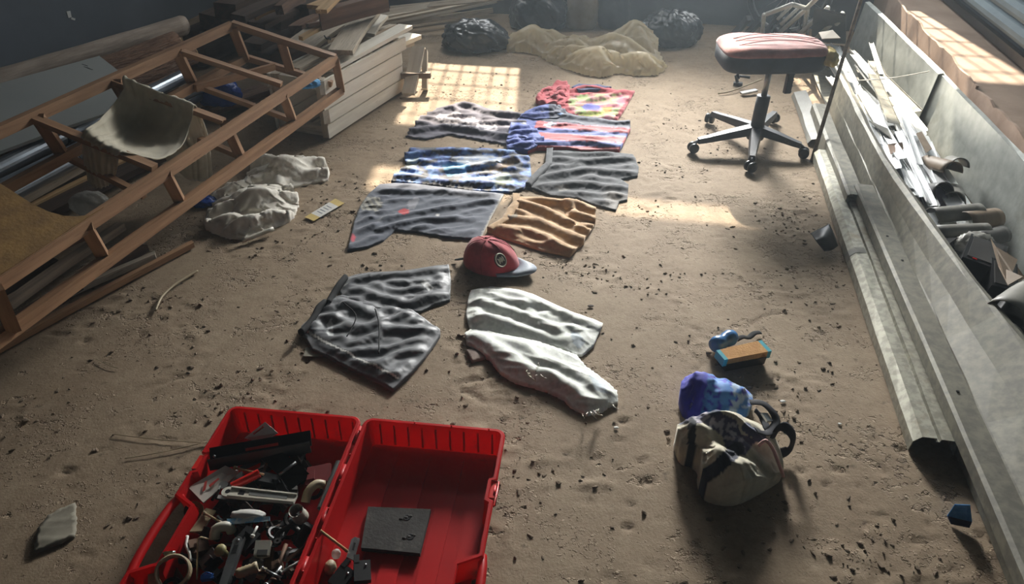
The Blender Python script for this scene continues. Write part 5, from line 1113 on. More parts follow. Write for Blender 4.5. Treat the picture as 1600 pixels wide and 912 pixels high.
# ------------------------------------------------------------------ swivel stool
def stool():
    c = P(1176, 232, 0); t = thing('swivel_chair', 'backless swivel chair with a torn pink seat on a black five-star base', 'chair', c)
    top = Vector((c.x+.015, c.y-.03, 0)); tips = [P(1082, 238), P(1108, 192), P(1208, 192), P(1254, 246), P(1171, 268)]
    lathe('base_hub', [(.040, .055), (.044, .065), (.044, .105), (.036, .12)], 'chair_plastic', t, c, None, 20)
    for k, q in enumerate(tips):
        d = (q-c); d.z = 0; L = d.length; d.normalize(); s = Vector((-d.y, d.x, 0)); bm = bmesh.new(); rings = []
        for f, z, w, h in ((.08, .102, .030, .040), (.45, .086, .025, .034), (.85, .066, .019, .026), (1.0, .060, .016, .024)):
            o = c+d*(L-.02)*f; rings.append([bm.verts.new(o+s*a*w+Vector((0, 0, z+b_*h))) for a, b_ in ((-1, -.5), (1, -.5), (.75, .5), (-.75, .5))])
        for a, b_ in zip(rings, rings[1:]):
            for j in range(4): bm.faces.new((a[j], a[(j+1) % 4], b_[(j+1) % 4], b_[j]))
        bm.faces.new(rings[0][::-1]); bm.faces.new(rings[-1]); leg = bm_link('base_leg', bm, 'chair_plastic', t, bevel=.004)
        w0 = Vector((q.x, q.y, .026)); sw = (s*math.cos(k)+d*math.sin(k)).normalized(); qm = sw.to_track_quat('Z', 'Y').to_matrix()
        for sg in (-1, 1): lathe('caster_wheel', [(.005, -.008), (.023, -.008), (.025, -.005), (.025, .005), (.023, .008), (.005, .008)], 'black_plastic', leg, w0+sw*.013*sg, qm, 20)
        tube('caster_stem', [c+d*(L-.025)+Vector((0, 0, .062)), w0+Vector((0, 0, .018)), w0], .009, 'chair_plastic', leg, seg=10)
    sc_ = P(1204, 114, .43); sb = Vector((sc_.x, sc_.y, .43)); mid = c+Vector((.004, -.008, .30)); up = c.lerp(sb, .9)+Vector((0, 0, 0)); up.z = .43
    tube('column_sleeve', [c+Vector((0, 0, .10)), c+Vector((.002, -.006, .27))], .032, 'chair_plastic', t, seg=18); tube('gas_lift', [c+Vector((.002, -.006, .27)), Vector((c.x+.004, c.y-.012, .42))], .014, 'steel', t, seg=14)
    box('seat_plate', Vector((c.x+.02, c.y-.04, .435)), .20, .16, .014, 'black_metal', t, rotz(-.1)); tube('height_lever', [Vector((c.x-.03, c.y-.05, .425)), Vector((c.x-.16, c.y-.10, .415)), Vector((c.x-.17, c.y-.13, .395))], .006, 'black_metal', t, seg=8, n=8)
    tube('spring', [Vector((c.x+.10+.016*math.cos(i*.8), c.y-.03+.016*math.sin(i*.8), .41-.0035*i)) for i in range(34)], .004, 'black_metal', t, seg=6)
    box('back_bracket', Vector((c.x+.09, c.y-.05, .36)), .03, .02, .12, 'black_metal', t, rotz(.2))
    # cushion: rounded trapezoid, wider on the left
    x0, x1, yf, yb = P(1132, 116, .42).x, P(1298, 116, .42).x, P(1200, 118, .42).y, P(1200, 118, .42).y+.30
    cx, cy = (x0+x1)/2, (yf+yb)/2; W_, D_ = (x1-x0)/2, (yb-yf)/2
    def outline(k, n=48):
        r = []
        for i in range(n):
            a = 2*math.pi*i/n; e = .42 if math.cos(a) < 0 else .55
            sx = math.copysign(abs(math.cos(a))**e, math.cos(a)); sy = math.copysign(abs(math.sin(a))**.45, math.sin(a)); r.append((cx+W_*sx*k, cy+D_*sy*k*(1-.10*sx)))
        return r
    def ringmesh(name, rows, mat, wr=0):
        bm = bmesh.new(); R = []
        for k, z in rows:
            o = outline(k); R.append([bm.verts.new((x, y, z+(wr*float(pn(np.array(x*9), np.array(y*26), 77)) if wr else 0))) for x, y in o])
        for a, b_ in zip(R, R[1:]):
            for j in range(48): bm.faces.new((a[j], a[(j+1) % 48], b_[(j+1) % 48], b_[j]))
        bm.faces.new(R[0][::-1]); bm.faces.new(R[-1]); return bm_link(name, bm, mat, t, smooth=True)
    ringmesh('seat_shell', [(.90, .422), (.97, .425), (1.0, .436), (1.005, .500)], 'seat_shell')
    ringmesh('cushion', [(1.0, .494), (1.012, .500), (1.0, .508), (.965, .518), (.90, .527), (.75, .533), (.5, .535), (.25, .536), (.06, .536)], 'pink_fabric', .006)
    for k, off in enumerate((.30, .52, .66)):        # loose seams across the cover
        tube('seam', [(cx-W_*.75, yf+D_*2*off-.02, .533), (cx-W_*.2, yf+D_*2*off, .548), (cx+W_*.4, yf+D_*2*off-.02*k, .547), (cx+W_*.85, yf+D_*2*off-.02, .532)], .0016, 'pink_dark', t, seg=6, n=16)
    blob('exposed_foam', (x1-.005, cy-.08, .455), .03, .07, .07, 'foam', t, seed=3, crease=.1); plate('torn_flap', [(x1-.03, cy-.02, .545), (x1+.035, cy-.06, .56), (x1+.03, cy+.03, .57), (x1-.02, cy+.06, .552)], .004, 'grey_cloth', t)
D('pink_dark', c='#8d554e', rough=.9); D('grey_cloth', c='#a89f92', rough=.9)
stool()

# long rod leaning against the right wall
a = P(1268, 252); d = P(1345, 0, .62)-a; n = Vector(BX); k = (S1-.012-a.dot(n))/d.dot(n); k = min(k, 2.9)
o = tube('leaning_rod', [a, a+d*k], .009, 'old_wood', seg=10); tag(o, 'long thin rod leaning from the floor beside the swivel chair to the wall', 'rod')

# ------------------------------------------------------------------ sheet-metal profiles along the right wall
def ts(a, b_, n): return [a+(b_-a)*i/n for i in range(n+1)]
g = thing('gutter_profile', 'hollow grey metal gutter profile lying nearest the open floor', 'profile', RS(.84, 2.5, 0))
profile_sheet('shell', [(.788, .002), (.790, .036), (.808, .055), (.842, .055), (.845, .044), (.853, .044), (.856, .055), (.898, .053), (.900, .004)], ts(1.60, 3.52, 12), .0018, 'zinc_dull', g, dent=.0012)
profile_sheet('tape_band', [(.7865, .012), (.788, .038), (.807, .0575), (.842, .0575)], ts(2.56, 2.60, 1), .001, 'film', g)
g = thing('angle_profile', 'long galvanised angle strip between the gutter profile and the trough', 'profile', RS(.92, 2, 0))
profile_sheet('strip', [(.906, .002), (.906, .058), (.882, .064), (.884, .098), (.892, .104), (.955, .101)], ts(.75, 3.06, 12), .0018, 'galvanised', g, dent=.0010, shift=lambda t: (.006*(2.2-t), 0))
for (s, t_) in ((.915, 2.62), (.93, 2.45), (.92, 1.75)): o = RS(s, t_, .106); lathe('rivet', [(.005, 0), (.004, .0015)], 'dark_metal', g, o, None, 10, smooth=False)
g = thing('short_strip', 'shorter galvanised strip continuing toward the chair', 'profile', RS(.9, 3.6, 0)); profile_sheet('strip', [(.836, .003), (.84, .085), (.85, .092), (.905, .090)], ts(2.98, 4.05, 6), .0018, 'galvanised', g, dent=.0015)
g = thing('sheet_offcut', 'flat bent galvanised offcut under the chair seat', 'sheet', RS(.72, 3.75, 0)); profile_sheet('sheet', [(.79, .004), (.80, .03), (.86, .045)], ts(3.7, 4.4, 4), .0015, 'scrap_grey', g, dent=.004)
tr = thing('metal_trough', 'long galvanised sheet-metal trough full of scrap along the right wall', 'trough', RS(1.15, 2.6, 0))
def near_path(t):
    ls = .962+.10*max(0, 3.0-t)**1.15+.004*math.sin(t*5)
    return [(.953, .010), (.956, .098), (.960, .104), (.960+(ls-.960)*.5, .150), (ls, .205), (ls+.012, .213), (ls+.030, .206), (ls+.032, .190)]
profile_sheet('near_side', near_path, ts(.9, 4.2, 18), .0018, 'galvanised', tr, dent=.0022)
profile_sheet('floor_sheet', [(.955, .012), (1.36, .014)], ts(.6, 5.3, 4), .002, 'galvanised', tr)
fw_ = lambda t: (-.045*max(0, t-4.1)-.0*t, 0)
profile_sheet('far_side', [(1.37, .012), (1.385, .15), (1.395, .300), (1.412, .304)], ts(.9, 4.12, 14), .0018, 'galvanised_sunlit', tr, dent=.0018, shift=lambda t: (min(.036, .03*(4-t)), 0))
g = thing('upper_sheet', 'second galvanised sheet standing behind the bright scrap', 'sheet', RS(1.3, 4.7, 0)); profile_sheet('sheet', [(1.30, .012), (1.315, .15), (1.33, .300), (1.355, .306)], ts(3.98, 5.45, 8), .0018, 'galvanised_sunlit', g, dent=.002, shift=lambda t: (.05-.05*(t-4), .005))
tube('tie_wire', [RS(1.0, 4.02, .235), RS(1.16, 3.98, .27), RS(1.34, 4.0, .31)], .0025, 'label_white', g, seg=6, n=10)
# ragged boards between trough and plinth
for k, (t0, t1, zt, lab) in enumerate(((2.2, 3.75, .345, 'ragged pinkish board wedged behind the near half of the trough'), (3.7, 5.5, .355, 'ragged pinkish board wedged behind the far half of the trough'))):
    rnd = random.Random(k+3); bm = bmesh.new(); top = []; bot = []
    n = 26
    for i in range(n+1):
        t_ = t0+(t1-t0)*i/n; top.append(RS(1.458, t_, zt+rnd.uniform(-.014, .008))); bot.append(RS(1.452, t_, .01))
    T1_ = [bm.verts.new(p) for p in top]; B1_ = [bm.verts.new(p) for p in bot]; T2_ = [bm.verts.new(p+Vector((BX[0]*.012, BX[1]*.012, 0))) for p in top]; B2_ = [bm.verts.new(p+Vector((BX[0]*.012, BX[1]*.012, 0))) for p in bot]
    for i in range(n):
        for q in ((T1_[i], T1_[i+1], B1_[i+1], B1_[i]), (T2_[i+1], T2_[i], B2_[i], B2_[i+1]), (T1_[i+1], T1_[i], T2_[i], T2_[i+1]), (B1_[i], B1_[i+1], B2_[i+1], B2_[i])): bm.faces.new(q)
    for i in (0, n): bm.faces.new((T1_[i], B1_[i], B2_[i], T2_[i]))
    o = bm_link('torn_board', bm, 'torn_board'); tag(o, lab, 'board')
# scrap in the trough ------------------------------------------------
rnd = random.Random(21)
SLAB = 'narrow bright folded metal strip in the sunlit pile in the trough'
for k in range(64):
    s, t_, L = rnd.uniform(1.00, 1.29), rnd.uniform(3.15, 4.75), rnd.uniform(.35, .85); z = .03+rnd.random()**.6*.165; a = rnd.uniform(-.10, .10)
    if s > 1.2: z *= .8
    p0, p1 = RS(s-math.sin(a)*L/2, t_-L/2, z), RS(s+math.sin(a)*L/2, t_+L/2, z+rnd.uniform(-.03, .03)); w = rnd.uniform(.025, .065)
    R = frame_of(p0, p1, rnd.uniform(-.3, .3)); bm = bmesh.new(); prof = [(-w/2, .008), (-w/2, 0), (w/2, 0), (w/2, .008)]; off = offset_path(prof, .0015); A = []
    for q in (p0, p1): A.append([bm.verts.new(q+R @ Vector((0, y, zz))) for y, zz in prof+off[::-1]])
    for j in range(8): bm.faces.new((A[0][j], A[0][(j+1) % 8], A[1][(j+1) % 8], A[1][j]))
    bm.faces.new(A[0][::-1]); bm.faces.new(A[1]); o = bm_link('metal_strip', bm, 'bright_sheet' if rnd.random() < .8 else 'galvanised'); tag(o, 'narrow %s folded metal strip %s %s of the trough' % ('lower' if z < .11 else 'upper', 'at the far end' if t_ > 4.25 else ('in the middle stretch' if t_ > 3.65 else 'at the near end'), 'beside the near lip' if s < 1.1 else ('along the centre' if s < 1.2 else 'beside the far side')), 'strip', 'bright strips in the trough')
for k, (s, t_, L, z, w, a, lab) in enumerate(((1.20, 3.05, 1.0, .13, .05, .05, 'long bright white strip lying nearest in the sunlit scrap'), (1.26, 3.35, 1.1, .15, .035, -.03, 'long bright strip against the far side of the trough'), (1.11, 2.95, .7, .12, .03, .02, 'thin bright strip beside the brown curved plastic'), (1.07, 3.35, .8, .17, .04, .0, 'bright strip leaning on the near lip of the trough'))):
    o = beam('long_strip', RS(s, t_-L/2, z-.02), RS(s+a, t_+L/2, z+.02), w, .006, 'bright_sheet', roll=.2); tag(o, lab, 'strip')
# curved plastic gutter pieces and dark odds and ends nearer the camera
def half_pipe(name, lab, px, py, z, r, L, yaw, tilt, mat, arc=200, th=.004, cat='gutter'):
    c = P(px, py, z); R = eul(0, tilt, yaw); bm = bmesh.new(); rings = []
    for i in range(7):
        x = -L/2+L*i/6; row = []
        for rr in (r, r-th):
            for j in range(13): a = math.radians(-arc/2+arc*j/12+90); row.append(bm.verts.new(c+R @ Vector((x, rr*math.cos(a), rr*math.sin(a)))))
        rings.append(row)
    for p_, q_ in zip(rings, rings[1:]):
        for o_ in (0, 13):
            for j in range(12): bm.faces.new((p_[o_+j], p_[o_+j+1], q_[o_+j+1], q_[o_+j]))
        for j in (0, 12): bm.faces.new((p_[j], q_[j], q_[13+j], p_[13+j]))
    for r_ in (rings[0], rings[-1]):
        for j in range(12): bm.faces.new((r_[j], r_[j+1], r_[13+j+1], r_[13+j]))
    o = bm_link(name, bm, mat, smooth=True); return tag(o, lab, cat, 'scrap pieces in the trough')
ya = math.pi/2-ROOM
for a in (('brown-grey curved gutter piece standing open in the scrap', 1468, 262, .16, .040, .22, ya+.15, .3, 'scrap_brown', 200), ('grey curved gutter piece with a square bend beside the far trough side', 1492, 258, .17, .036, .22, ya-.2, .35, 'scrap_grey', 180), ('dark grey curled sleeve below the brown gutter piece', 1462, 300, .14, .038, .14, ya+.1, .5, 'scrap_dark', 240), ('grey elbow shell in the middle of the scrap', 1488, 310, .12, .045, .16, ya-.3, .2, 'scrap_grey', 190),
          ('wide grey gutter shell lying crosswise', 1492, 338, .15, .042, .20, ya-1.2, 0, 'scrap_grey', 170), ('tan gutter shell beside the grey crosswise one', 1530, 345, .14, .042, .17, ya-1.0, .1, 'scrap_brown', 190), ('olive-grey shell above the black tangle', 1500, 365, .14, .036, .20, ya-1.3, 0, 'scrap_grey', 160), ('rounded black-rimmed shell against the far trough side', 1548, 372, .13, .035, .14, ya-.9, .1, 'scrap_dark', 200),
          ('large grey curved shell by the right edge of the picture', 1590, 480, .17, .06, .24, ya-.7, .1, 'scrap_grey', 180), ('big black curved pipe shell under the large grey one', 1585, 500, .11, .065, .24, ya-.6, 0, 'scrap_black', 220)):
    half_pipe('gutter_scrap', *a)
for k, (lab, px, py, z, dx, dy, dz, m, r) in enumerate((('black boxy casing with a tiny red lamp in the scrap', 1530, 410, .12, .12, .16, .10, 'scrap_black', eul(.1, .1, -.6)), ('black bent duct in front of the casing', 1562, 440, .12, .08, .14, .07, 'scrap_black', eul(.2, .1, -.4)), ('black flat tray under the torn grey liner', 1548, 392, .13, .10, .10, .02, 'scrap_black', eul(.2, .2, .3)))):
    t = thing('black_casing', lab, 'casing', P(px, py, z-dz/2), 'scrap pieces in the trough'); box('shell', P(px, py, z), dx, dy, dz, m, t, r, bevel=.012); box('rim', P(px, py, z)+r @ Vector((0, 0, dz/2)), dx*.8, dy*.8, .008, 'scrap_dark', t, r, bevel=.003)
    if k == 0: box('red_lamp', PP(1523, 404, P(px, py, z)+r @ Vector((0, 0, dz/2+.004)), r @ Vector((0, 0, 1))), .014, .005, .004, 'red_lamp', t, r, bevel=.001)
for k, (lab, pts, z, m) in enumerate((('torn grey-brown liner flap standing in the scrap', [(1548, 372), (1556, 385), (1590, 405), (1582, 425), (1598, 432), (1575, 445), (1560, 415)], .2, 'scrap_brown'), ('tan cardboard scrap beside the near lip of the trough', [(1388, 225), (1410, 222), (1412, 232), (1392, 240)], .19, 'torn_board'), ('dark triangular offcut on the near edge of the sunlit scrap', [(1358, 188), (1398, 205), (1395, 218), (1372, 200)], .20, 'scrap_grey'), ('brown strip of card between bright strips', [(1432, 208), (1440, 205), (1456, 232), (1448, 238)], .18, 'scrap_brown'))):
    o = plate('scrap_flap', [P(x, y, z+.012*math.sin(i*1.9+k)) for i, (x, y) in enumerate(pts)], .004, m); tag(o, lab, 'scrap', 'scrap pieces in the trough')
o = blob('crumpled_film', P(1520, 390, .12), .06, .045, .07, 'film', seed=44, crease=.12); tag(o, 'crumpled grey plastic film between shells and black casing', 'film', 'scrap pieces in the trough')
o = blob('purple_film', P(1457, 318, .10), .04, .06, .07, 'film_purple', seed=47, crease=.10); tag(o, 'crumpled purple-tinted clear film near the lip of the trough', 'film', 'scrap pieces in the trough')
for k in range(14):
    s, t_ = rnd.uniform(1.05, 1.28), rnd.uniform(1.7, 2.9); o = box('scrap_filler', RS(s, t_, rnd.uniform(.035, .075)), rnd.uniform(.08, .16), rnd.uniform(.08, .2), .04, rnd.choice(['scrap_black', 'scrap_dark', 'scrap_black']), None, eul(rnd.uniform(-.2, .2), rnd.uniform(-.2, .2), rnd.uniform(0, 3)), bevel=.008); tag(o, 'dark blocky scrap lying deep in the near half of the trough', 'scrap', 'dark scrap deep in the trough')
# small finds beside the profiles
t = thing('plastic_shard', 'black curved plastic shard on the floor against the gutter profile', 'shard', P(1292, 380)); 
o = patch('shell', [[P(1268, 366, .035), P(1280, 358, .05), P(1296, 350, .06)], [P(1276, 378, .045), P(1288, 372, .06), P(1302, 364, .05)], [P(1288, 392, .006), P(1300, 390, .012), P(1309, 384, .012)]], 10, 10, 'black_plastic', t, th=.004)
beam('edge_lip', P(1268, 366, .037), P(1283, 358, .05), .012, .004, 'grey_plastic', t)
t = thing('blue_wrapper', 'small folded blue foil wrapper beside the trough at the lower right', 'wrapper', P(1500, 812)); plate('face', [P(1480, 806, .004), P(1492, 788, .05), P(1516, 789, .055), P(1519, 815, .01)], .002, 'blue_foil', t); plate('fold', [P(1480, 806, .006), P(1519, 815, .012), P(1515, 824, .004), P(1486, 818, .004)], .002, 'navy_foil', t)
for (lab, x, y, r) in (('tiny white chip near the grey strap bag', 1223, 627, .007), ('tiny pale chip on the dirt below the jeans', 963, 668, .006), ('little white fleck right of the bag', 1312, 662, .005), ('small dark twig right of the jeans', 923, 478, .009)):
    o = blob('floor_chip', P(x, y, 0), r*1.0, r*.7, r*.4, 'label_white' if 'twig' not in lab else 'dark_wood', seed=int(x), sub=2, crease=.2); tag(o, lab, 'chip')

# ------------------------------------------------------------------ bag, brush and blue cloth
BG = [(1102, 640), (1122, 634), (1152, 637), (1175, 646), (1193, 668), (1208, 690), (1220, 722), (1224, 744), (1200, 762), (1155, 788), (1125, 789), (1097, 780), (1088, 754), (1091, 738), (1079, 728), (1063, 720), (1054, 690), (1057, 668), (1072, 652)]
BGz = [.10, .11, .11, .10, .06, .04, .02, .01, .005, 0, 0, 0, 0, 0, 0, .01, .03, .05, .08]
bp_ = rounded([tuple(P(x, y, z)[:2]) for (x, y), z in zip(BG, BGz)], 2)
def bag_z(x, y, d):
    k = sstep(0, .05, d); z = .004+.035*k
    z = z+lumps(x, y, [(1135, 655, .12, .10, .085), (1090, 672, .09, .08, .06), (1170, 668, .1, .07, .06), (1110, 712, .09, .08, .06), (1150, 735, .07, .09, .055), (1195, 735, .04, .06, .03), (1115, 765, .03, .06, .03)])*(.15+.85*k)
    z = z+.010*creases(x, y, -50, .2, .075, 1, 701, 25, .26)*(.25+.75*k)
    return z+.9*folds(x, y, [([(1090, 750), (1120, 752), (1155, 735)], .020, .022), ([(1100, 772), (1140, 770), (1200, 750)], .018, .018)])*(k*.8+.2)
def bag_c(x, y, px, py):
    c = rgb('#cdc5ae', len(x))
    panel = inside(px, py, [(1056, 655), (1080, 638), (1106, 634), (1150, 656), (1158, 678), (1183, 686), (1163, 712), (1132, 696), (1128, 680), (1098, 660), (1062, 664)]); paint(c, panel, '#4a4862')
    def strokes(lines, w=2.6):
        for l in lines: paint(c, panel & (poly_dist(px, py, l, False) < w), '#bdb7bd', .9)
    strokes([[(1084, 656), (1090, 643), (1102, 645), (1106, 651), (1098, 657), (1084, 656)], [(1108, 672), (1114, 655), (1119, 668), (1129, 656), (1126, 676)], [(1150, 664), (1138, 663), (1136, 672), (1148, 677), (1146, 685), (1133, 684)], [(1160, 686), (1150, 694), (1162, 698), (1152, 705)]])
    for l, w, h in (([(1082, 660), (1080, 692), (1082, 724)], 6.5, '#1e1f29'), ([(1152, 700), (1128, 724), (1100, 745)], 11, '#23273a'), ([(1126, 622), (1116, 640)], 10, '#3a4058'), ([(1166, 668), (1190, 684)], 8, '#454c66')): paint(c, poly_dist(px, py, l, False) < w, h)
    paint(c, inside(px, py, [(1114, 772), (1126, 770), (1127, 788), (1113, 786)]), '#7d4a48'); paint(c, inside(px, py, [(1170, 715), (1195, 700), (1218, 740), (1190, 758), (1160, 770)]), '#b9b49f', .8)
    return c
bag = thing('canvas_bag', 'cream and navy canvas bag with faded lettering slumped on the floor', 'bag', P(1140, 745)); bo = sheet('bag_body', bp_, .0042, bag_z, 'cloth', bag, bag_c, seed=16, sim=dict(ang=-45, c=.22, c2=.14, it=140, ge=.032, fine=.018, fs=.060, ground=lambda X, Y: lumps(X, Y, [(1135, 655, .12, .10, .125), (1090, 672, .10, .085, .105), (1172, 668, .10, .08, .10), (1112, 715, .09, .075, .115), (1152, 735, .08, .08, .105), (1198, 732, .05, .06, .06)])))
zc = [P(1186, 696, .10), P(1196, 688, .12), P(1207, 700, .10), P(1216, 722, .07), P(1224, 744, .02)]
tube('zip_edge', zc, .0045, 'pink_trim', bag, seg=8, n=16)
def ribbon(name, pts, w, mat, parent, n=20, up=(0, 0, 1)):
    return tube(name, pts, w/2, mat, parent, seg=8, n=n, flat=.16, up=up)
ribbon('strap_loop', [P(1204, 690, .05), P(1214, 672, .09), P(1228, 668, .10), P(1239, 682, .07), P(1234, 700, .03), P(1218, 708, .02), P(1206, 700, .03)], .030, 'navy_web', bag, 28, up=(0.5, -.6, .4))
ribbon('shoulder_strap', [P(1172, 628, .11), P(1192, 630, .11), P(1208, 645, .10), P(1212, 660, .09), P(1200, 676, .09), P(1182, 672, .11)], .022, 'navy_web', bag, 26)
ribbon('shoulder_strap', [P(1180, 640, .10), P(1192, 655, .08), P(1200, 672, .08)], .02, 'navy_web', bag, 14); box('buckle', P(1198, 652, .095), .02, .028, .006, 'steel', bag, eul(.2, .3, .4))
BC = [(1089, 584), (1110, 582), (1125, 590), (1140, 600), (1165, 606), (1178, 622), (1170, 645), (1130, 650), (1090, 650), (1069, 650), (1060, 634), (1063, 603)]
bl = sheet('blue_garment', rounded([tuple(P(x, y, z)[:2]) for (x, y), z in zip(BC, (.05, .05, .05, .04, .03, .02, .02, .02, .02, .01, 0, .02))], 1), .006,
           lambda x, y, d: .004+.06*sstep(0, .06, d)**.8+.026*creases(x, y, 60, .16, .045, 1, 731, 30, .24)*(.3+.7*sstep(0, .06, d))+.010*creases(x, y, 20, .1, .03, 1, 733, 40), 'satin', None,
           lambda x, y, px, py: paint(paint(rgb('#2a2fb0', len(x)), (px > 1104-(py-600)*.2) & (pn(px/10, py/8, 91) > -.18), '#3f7fc8'), (px > 1140) & (pn(px/9, py/9, 93) > .0), '#9db4cf'), seed=17, sim=dict(ang=55, c=.2, c2=.1, it=110, ge=.04, fine=.012, fs=.045, ground=lambda X, Y: lumps(X, Y, [(1092, 600, .06, .08, .085), (1130, 612, .05, .08, .07), (1160, 620, .04, .06, .05)]))); tag(bl, 'royal blue and sky blue satin garment bunched behind the canvas bag', 'garment')
# cork-faced block with teal ends, blue bottle and strap
t = thing('sanding_block', 'cork-faced block with teal ends on the floor behind the bag', 'block', P(1162, 552)); q = [P(1119, 547, .055), P(1190, 531, .055), P(1206, 548, .050), P(1132, 562, .050)]
def q4(f0, f1): return [q[0].lerp(q[1], f0), q[0].lerp(q[1], f1), q[3].lerp(q[2], f1), q[3].lerp(q[2], f0)]
plate('cork_face', q4(.08, .92), .022, 'cork', t); plate('teal_end', q4(0, .08), .030, 'teal_plastic', t); plate('teal_end', q4(.92, 1), .030, 'teal_plastic', t); plate('base', [p-Vector((0, 0, .022)) for p in q4(.08, .92)], .030, 'black_plastic', t)
a, b_ = P(1114, 541, .028), P(1147, 524, .028); t = thing('blue_bottle', 'small blue waisted bottle behind the cork-faced block', 'bottle', a-Vector((0, 0, .028))); d = b_-a; L = d.length
lathe('bottle', [(.008, 0), (.022, .004), (.027, .2*L), (.025, .38*L), (.020, .5*L), (.025, .62*L), (.027, .8*L), (.022, L-.004), (.010, L)], 'bottle_blue', t, a, d.to_track_quat('Z', 'Y').to_matrix(), 24)
lathe('cap', [(.012, L), (.012, L+.006), (.008, L+.008)], 'black_plastic', t, a, d.to_track_quat('Z', 'Y').to_matrix(), 16)
o = tube('black_strap', [P(1150, 531, .012), P(1160, 526, .016), P(1170, 527, .012), P(1179, 520, .014), P(1188, 519, .008)], .010, 'elastic', seg=8, n=14, flat=.3); tag(o, 'short black strap lying beside the blue bottle', 'strap')

# ------------------------------------------------------------------ far side: bags and plastic, scrap metal by the wall
t = thing('bin_bag', 'black plastic bag left of the crumpled clear sheeting', 'bag', P(742, 80)); blob('bag', P(743, 74), .21, .15, .19, 'bin_bag', t, seed=51, amp=.14, crease=.07, sub=5); blob('knot', P(705, 72, .01), .06, .05, .06, 'bin_bag', t, seed=52, sub=3, crease=.15)
t = thing('bin_bag', 'black plastic bag behind the middle of the clear sheeting', 'bag', P(845, 34)); blob('bag', P(842, 42), .20, .14, .27, 'bin_bag', t, seed=55, amp=.12, crease=.06, sub=5)
t = thing('bin_bag', 'black plastic bag at the right end of the clear sheeting', 'bag', P(1045, 68)); blob('bag', P(1046, 66), .19, .15, .23, 'bin_bag', t, seed=58, amp=.10, crease=.07, sub=5)
t = thing('sack', 'tall beige sack standing by the far wall', 'sack', P(910, 38)); blob('body', P(908, 43), .12, .09, .32, 'sack', t, seed=61, amp=.06, sub=4)
t = thing('dark_sack', 'dark bulging sack right of the beige one by the far wall', 'sack', P(955, 36)); blob('body', P(957, 42), .12, .09, .30, 'seat_shell', t, seed=63, amp=.06, sub=4)
CS = [(790, 78, .02), (796, 62, .05), (815, 44, .08), (844, 40, .08), (874, 50, .06), (898, 56, .06), (940, 56, .06), (968, 48, .08), (991, 40, .10), (1011, 48, .08), (1020, 68, .05), (1030, 88, .02), (1042, 101, .01), (1030, 116, 0), (994, 119, 0), (967, 113, 0), (940, 121, 0), (910, 116, 0), (880, 106, 0), (856, 95, 0), (838, 84, 0), (808, 80, 0)]
def cs_z(x, y, d):
    k = sstep(0, .07, d); z = .006+.03*k
    z = z+lumps(x, y, [(818, 52, .1, .17, .13), (850, 56, .05, .2, .07), (1002, 56, .1, .15, .19), (975, 60, .08, .12, .12), (930, 102, .05, .19, .11), (1002, 106, .04, .16, .10), (900, 78, .03, .25, .06), (965, 80, .03, .2, .09), (870, 90, .02, .14, .06)])*(.1+.9*k)
    z = z+.02*creases(x, y, -20, .5, .13, 1, 801, 40, .24)*(.25+.75*k)
    return z
o = sheet('plastic_sheeting', rounded([tuple(P(*p)[:2]) for p in CS], 2), .011, cs_z, 'clear_film', jig=.012, seed=18, sim=dict(ang=-20, c=.15, c2=.16, it=150, fine=.022, fs=.10, ground=lambda X, Y: lumps(X, Y, [(818, 52, .1, .17, .12), (1002, 56, .1, .15, .17), (930, 102, .05, .17, .09), (1002, 106, .04, .15, .08), (965, 80, .03, .2, .07)]))); tag(o, 'large crumpled sheet of clear yellowish plastic heaped in front of the far wall', 'plastic sheet')
# tangle of tubes behind the chair
def tubes(name, lab, segs, r, mat, cat='frame', group=None):
    c = P(*segs[0][0]); t = thing(name, lab, cat, Vector((c.x, c.y, 0)), group)
    for a, b_ in segs: tube('tube', [P(*a), P(*b_)], r, mat, t, seg=10)
    return t
tubes('steel_trestle', 'crossed silver steel tube frame in the tangle behind the swivel chair', [((1198, 22, .30), (1238, 7, .40)), ((1238, 7, .40), (1260, 13, .36)), ((1260, 13, .36), (1280, -6, .48)), ((1262, 14, .36), (1256, 48, .10)), ((1259, 15, .35), (1219, 50, .08)), ((1194, 23, .28), (1191, 54, .05))], .014, 'chrome_tube')
tubes('tube_pole', 'silver tube pole slanting up left of the other in the tangle', [((1245, 57, .08), (1294, 12, .34)), ((1285, 28, .27), (1295, 19, .33))], .015, 'chrome_tube', 'pole')
tubes('tube_pole', 'silver tube pole slanting up nearest the leaning rod', [((1272, 63, .08), (1317, 21, .32)), ((1307, 37, .25), (1316, 29, .30))], .015, 'chrome_tube', 'pole')
tubes('tube_brace', 'pair of thin silver braces inside the tangle', [((1215, 30, .20), (1236, 10, .30)), ((1220, 38, .18), (1247, 13, .30))], .011, 'chrome_tube', 'brace')
t = thing('black_channel', 'black steel channel frame left of the tangle', 'frame', P(1140, 62)); beam('arm', P(1143, 58, .03), P(1170, 28, .20), .03, .04, 'black_metal', t); beam('arm', P(1163, 58, .03), P(1190, 30, .20), .03, .04, 'black_metal', t); beam('foot', P(1131, 62, .02), P(1152, 57, .04), .05, .04, 'black_metal', t)
wc = P(1236, -22, .33); t = thing('bicycle_wheel', 'black spoked wheel standing against the far wall', 'wheel', Vector((wc.x, wc.y, 0))); wn = Vector((-.55, -.8, .25)).normalized(); wq = wn.to_track_quat('Z', 'Y').to_matrix(); wc = Vector((wc.x, wc.y, .30))
tube('tyre', [wc+wq @ Vector((.28*math.cos(i*math.pi/20), .28*math.sin(i*math.pi/20), 0)) for i in range(40)], .020, 'black_plastic', t, seg=10, closed=True); tube('rim', [wc+wq @ Vector((.258*math.cos(i*math.pi/20), .258*math.sin(i*math.pi/20), 0)) for i in range(40)], .009, 'steel', t, seg=8, closed=True)
